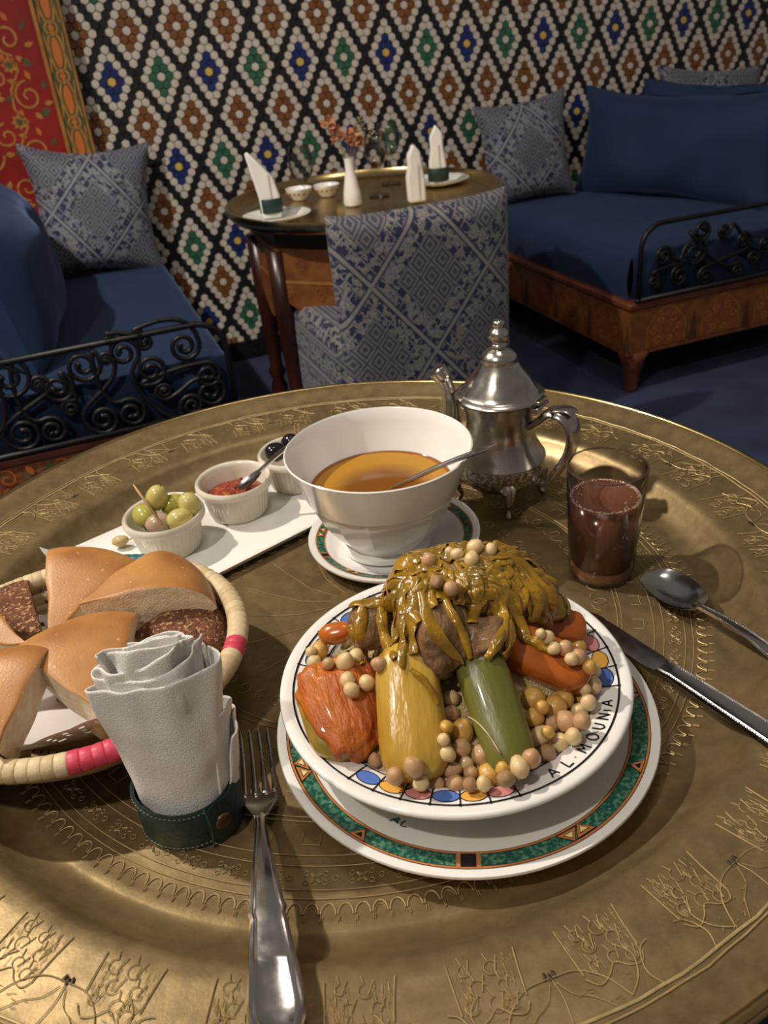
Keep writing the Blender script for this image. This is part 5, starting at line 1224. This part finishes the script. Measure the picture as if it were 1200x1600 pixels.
veg('lamb_piece', 'small brown lamb shred above the courgette', 'meat', at(688, 1062, .073), at(704, 1066, .072), .0045, .004, meatm, e=(.7, .7), lump=.3, seed=41, seg=16, rings=12)
veg('lamb_piece', 'tiny lamb shred right of the other shred above the courgette', 'meat', at(714, 1068, .073), at(728, 1070, .072), .0050, .004, meatm, e=(.5, .7), lump=.3, seed=42, seg=16, rings=12)

def bvh():
    bpy.context.view_layer.update(); vs, fs = [], []
    for o in FOOD:
        b = len(vs); M_ = o.matrix_world; vs += [M_ @ v.co for v in o.data.vertices]; fs += [tuple(i + b for i in p.vertices) for p in o.data.polygons]
    return BVHTree.FromPolygons(vs, fs)
tree = bvh()
# onion and cabbage strips draped over the heap
core = Vector(at(712, 925, .100)); rnd = random.Random(31); on = MB()
def drape(pts, w, off):
    """lay a wavy ribbon on the heap along a path of rough 3-D points (each pulled on to the surface from outside)"""
    hp_ = []
    for p in pts:
        d = (core - Vector((0, 0, .03)) - p).normalized(); h = tree.ray_cast(p, d)
        if h[0] is None: continue
        hp_.append((h[0] + h[1].normalized() * off * (1 if h[1].dot(d) < 0 else -1), h[1] if h[1].dot(d) < 0 else -h[1]))
    if len(hp_) < 3: return
    P = [a for a, b in hp_]
    for _ in range(2): P = [P[0]] + [(P[i - 1] + P[i] * 2 + P[i + 1]) / 4 for i in range(1, len(P) - 1)] + [P[-1]]
    for a, b in zip(P, P[1:]):
        if (a - b).length > .016: return
    n = len(P); vs = []; ph = rnd.uniform(0, 6)
    for i, p in enumerate(P):
        t = (P[min(i + 1, n - 1)] - P[max(i - 1, 0)]).normalized(); nr_ = hp_[i][1]; s = t.cross(nr_).normalized(); nr2 = s.cross(t)
        ww = w * (.35 + .65 * sin(pi * (i + .6) / (n + .2)) ** .5) * (1 + .15 * sin(i * 1.1 + ph))
        tw = .5 * sin(i * .5 + ph)
        for q in (-1, -.5, 0, .5, 1): vs.append(p + s * (q * ww / 2 * cos(tw)) + nr2 * (q * ww * .5 * sin(tw) + (.0011 * (1 - q * q)) + .0006 * sin(i * 1.7 + q * 2 + ph)))
    on.add(vs, [(i * 5 + k, i * 5 + k + 1, i * 5 + 6 + k, i * 5 + 5 + k) for i in range(n - 1) for k in range(4)])
def sph(phi, th, R=.13): return core - Vector((0, 0, .03)) + Vector((cos(phi) * sin(th), sin(phi) * sin(th), cos(th))) * R
for k in range(130):
    phi = rnd.uniform(0, 2 * pi); t0 = rnd.uniform(.0, .75); L = rnd.uniform(.35, .95); dphi = rnd.gauss(0, .55); n = 14
    t1 = min(t0 + L, .68 if -2.3 < ((phi + pi) % (2 * pi)) - pi < -.7 else 1.25); t0 = min(t0, t1 - .3)
    drape([sph(phi + dphi * i / n, t0 + (t1 - t0) * i / n) for i in range(n + 1)], rnd.uniform(.005, .0115), rnd.uniform(.0006, .0032))
def px_path(pts, w, off, n=16):
    out = []
    S = smooth_pts([Vector((x, y, 0)) for x, y in pts], 5)
    for q in S:
        d = ray(q.x, q.y); h = tree.ray_cast(CO, d)
        if h[0] is not None: out.append(h[0] + (CO - h[0]).normalized() * .03)
    drape_c(out, w, off)
def drape_c(pts, w, off):
    hp_ = []
    for p in pts:
        d = (p - CO).normalized(); h = tree.ray_cast(p, d)
        if h[0] is not None: hp_.append((h[0] - d * off, -d))
    if len(hp_) < 4: return
    P = [a for a, b in hp_]
    for _ in range(3): P = [P[0]] + [(P[i - 1] + P[i] * 2 + P[i + 1]) / 4 for i in range(1, len(P) - 1)] + [P[-1]]
    n = len(P); vs = []; ph = rnd.uniform(0, 6)
    for i, p in enumerate(P):
        t = (P[min(i + 1, n - 1)] - P[max(i - 1, 0)]).normalized(); nr_ = hp_[min(i, len(hp_) - 1)][1]; s = t.cross(nr_).normalized(); nr2 = s.cross(t)
        ww = w * (.45 + .55 * sin(pi * (i + .6) / (n + .2)) ** .5) * (1 + .18 * sin(i * 1.3 + ph))
        for q in (-1, -.5, 0, .5, 1): vs.append(p + s * (q * ww / 2) + nr2 * (.0016 * (1 - q * q) + .0005 * sin(i * 1.7 + q * 2 + ph)))
    on.add(vs, [(i * 5 + k, i * 5 + k + 1, i * 5 + 6 + k, i * 5 + 5 + k) for i in range(n - 1) for k in range(4)])
for pts, w in (([(588, 905), (570, 940), (562, 985), (570, 1030)], .009), ([(612, 895), (596, 950), (602, 1000), (618, 1030)], .008), ([(590, 930), (600, 985), (585, 1035)], .007),
               ([(690, 905), (700, 950), (722, 985), (735, 1030)], .006), ([(745, 890), (742, 930), (738, 975)], .011), ([(770, 900), (785, 945), (790, 985), (775, 1010)], .006),
               ([(640, 880), (650, 915), (640, 950)], .008), ([(800, 880), (830, 915), (845, 945)], .009),
               ([(610, 870), (660, 865), (700, 872)], .009), ([(565, 965), (545, 1005), (520, 1020)], .007), ([(548, 975), (560, 1010), (566, 1040)], .007), ([(640, 1045), (665, 1065), (685, 1100)], .004),
               ([(760, 1030), (780, 1000), (795, 960)], .007), ([(730, 860), (775, 880), (815, 920)], .010), ([(775, 870), (820, 895), (868, 950)], .014), ([(800, 900), (840, 935), (855, 985)], .012), ([(760, 905), (800, 945), (822, 1000)], .010), ([(640, 870), (690, 890), (730, 925)], .012), ([(660, 900), (640, 940), (655, 975)], .009), ([(680, 950), (672, 925), (700, 900)], .007), ([(815, 995), (840, 1005), (862, 1018)], .007), ([(822, 1000), (850, 1000), (868, 1008)], .006)):
    px_path(pts, w, .0022)
o = part('onion_topping', on, onim, solid=.0010, sub=1); tag(o, 'glossy yellow brown stewed onion strips draped over the meat', 'onions', kind='stuff'); FOOD.append(o)
tree = bvh()
# chickpeas and pearl-like grains
pm = {'w': mat('pale_chickpea', (.74, .58, .32), (.64, .46, .22), rough=.22, ns=90, sss=.4, ssd=.004, coat=.5, bump=.2, bs=160), 'y': mat('yellow_chickpea', (.64, .40, .10), (.55, .30, .06), rough=.25, ns=60, sss=.4, ssd=.004, coat=.5, bump=.15, bs=120),
      'p': mat('pinkish_chickpea', (.56, .36, .19), (.46, .26, .12), rough=.2, ns=80, sss=.4, ssd=.004, coat=.6, bump=.25, bs=160), 'b': mat('brown_chickpea', (.44, .27, .13), (.33, .18, .08), rough=.3, ns=80, sss=.3, coat=.5, bump=.4, bs=160)}
def pea_mesh(m_, seed, beak=.25):
    mb = MB()
    def f(v):
        k = max(0, v.x) ** 8 * beak; cr = -.05 * math.exp(-(v.y / .12) ** 2) * max(0, v.x + .2)
        return v * (1 + k + cr + .07 * noise.noise(v * 1.8 + Vector((seed, 0, 0))) + .02 * noise.noise(v * 6 + Vector((seed, 0, 0))))
    mb.ball((0, 0, 0), (1.06, .98, .97), seg=18, rings=12, fn=f); return mb.mesh('chickpea', [m_])
pms = {k: [pea_mesh(m_, i * 3 + 1, .12 + .1 * i) for i in range(3)] for k, m_ in pm.items()}
PEAS = {
 'top': ('chickpeas on top of the onions', [(670, 876, 13, 'p'), (714, 866, 11, 'w'), (742, 855, 14, 'w'), (737, 874, 13, 'w'), (767, 859, 11, 'w'), (682, 909, 12, 'b'), (705, 920, 14, 'p'), (703, 862, 9, 'w')]),
 'left': ('chickpeas at the left, on and above the pumpkin', [(539, 1035, 16, 'w'), (556, 1026, 14, 'w'), (543, 1062, 13, 'w'), (573, 1067, 14, 'w'), (549, 1078, 13, 'w'), (593, 1038, 13, 'p'), (500, 1015, 15, 'y'), (490, 1034, 11, 'w'), (513, 1037, 11, 'p'), (486, 1018, 9, 'w')]),
 'mid': ('chickpeas heaped between turnip and courgette', [(705, 1095, 14, 'w'), (704, 1119, 14, 'p'), (697, 1140, 12, 'y'), (722, 1148, 20, 'y'), (693, 1160, 11, 'w'), (699, 1182, 13, 'w'), (722, 1172, 15, 'p'), (754, 1184, 18, 'p'), (728, 1197, 13, 'w'), (706, 1207, 14, 'p'), (647, 1203, 17, 'p'), (617, 1217, 15, 'p'), (658, 1228, 13, 'w'), (682, 1229, 14, 'p'), (712, 1229, 15, 'p'), (765, 1215, 20, 'y'), (756, 1229, 13, 'w'), (734, 1230, 12, 'b'), (735, 1211, 12, 'p'), (586, 1192, 12, 'p'), (785, 1206, 12, 'y')]),
 'right': ('chickpeas heaped at the right front by the lettering', [(841, 1099, 20, 'y'), (889, 1100, 17, 'y'), (875, 1113, 20, 'y'), (842, 1129, 17, 'y'), (871, 1137, 14, 'p'), (893, 1134, 17, 'p'), (913, 1120, 15, 'w'), (917, 1134, 15, 'p'), (850, 1158, 16, 'w'), (864, 1151, 11, 'y'), (884, 1167, 15, 'w'), (904, 1158, 14, 'w'), (862, 1184, 15, 'b'), (838, 1192, 16, 'p'), (820, 1207, 16, 'w'), (798, 1224, 14, 'b'), (934, 1055, 14, 'w'), (935, 1078, 14, 'w'), (922, 1084, 10, 'w'), (916, 1096, 14, 'y'), (927, 1104, 13, 'w'), (855, 1112, 12, 'y')]),
 'far': ('chickpeas beyond the big carrot at the right', [(904, 1026, 14, 'p'), (883, 1013, 14, 'p'), (904, 1011, 13, 'y'), (920, 1041, 12, 'y'), (866, 1013, 11, 'w'), (856, 996, 12, 'w'), (893, 1030, 11, 'w'), (845, 990, 9, 'w')])}
lab = {'top': 'small cooked chickpea sitting on top of the onion heap', 'left': 'cooked chickpea at the left of the dish, on or above the pumpkin', 'mid': 'cooked chickpea in the cluster between yellow turnip and green courgette',
       'right': 'cooked chickpea in the right front cluster, beside the bowl lettering', 'far': 'cooked chickpea beyond the big carrot piece, near the right border'}
names_ = {'y': 'plump yellow', 'p': 'pinkish brown', 'w': 'pale', 'b': 'dark brown'}
ORD = 'first second third fourth fifth sixth seventh eighth ninth tenth eleventh twelfth'.split()
where = {'top': 'on top of the onion heap', 'left': 'at the dish left, around the pumpkin', 'mid': 'between turnip and courgette', 'right': 'in the right front heap', 'far': 'beyond the big carrot'}
rnd = random.Random(77); placed = []
for key, (grp, lst) in PEAS.items():
    for (x, y, r, c) in lst:
        x0_, y0_ = x, y
        if key in ('right', 'mid'): x -= 8 * (key == 'right'); y -= 4 + 3 * (key == 'right')
        d = ray(x, y).normalized(); h = tree.ray_cast(CO, d)
        P = h[0] if h[0] is not None else Vector(at(x, y, .05))
        rad_ = r * .93 * (P - CO).length / FPX * .99
        C = P - d * rad_ * .55
        for (Q_, rq) in placed:                       # rest on the neighbours instead of sinking into them
            for _ in range(20):
                if (C - Q_).length < (rad_ + rq) * .80: C = C - d * .0012
                else: break
        placed.append((C, rad_))
        o = link('chickpea', pms[c][rnd.randrange(3)], None, C, (rnd.uniform(0, 6), rnd.uniform(0, 6), rnd.uniform(0, 6))); o.scale = (rad_,) * 3
        same = sorted([q for q in lst if q[3] == c], key=lambda q: (q[0], q[1])); i_ = same.index(next(q for q in same if q[0] == x0_ and q[1] == y0_))
        L_ = lab[key].replace('cooked', names_[c] + ' cooked')
        if len(same) > 1: L_ = ORD[i_] + ' from the left of the ' + names_[c] + ' chickpeas ' + where[key]
        tag(o, L_, 'chickpea', grp + ', ' + names_[c])
# loose herb thread on the courgette
on = MB(); px_path([(727, 1118), (745, 1128), (765, 1150), (782, 1178)], .0009, .0008); o = part('onion_thread', on, pm['w'], solid=.0004); tag(o, 'fine pale thread lying across the green courgette', 'thread')
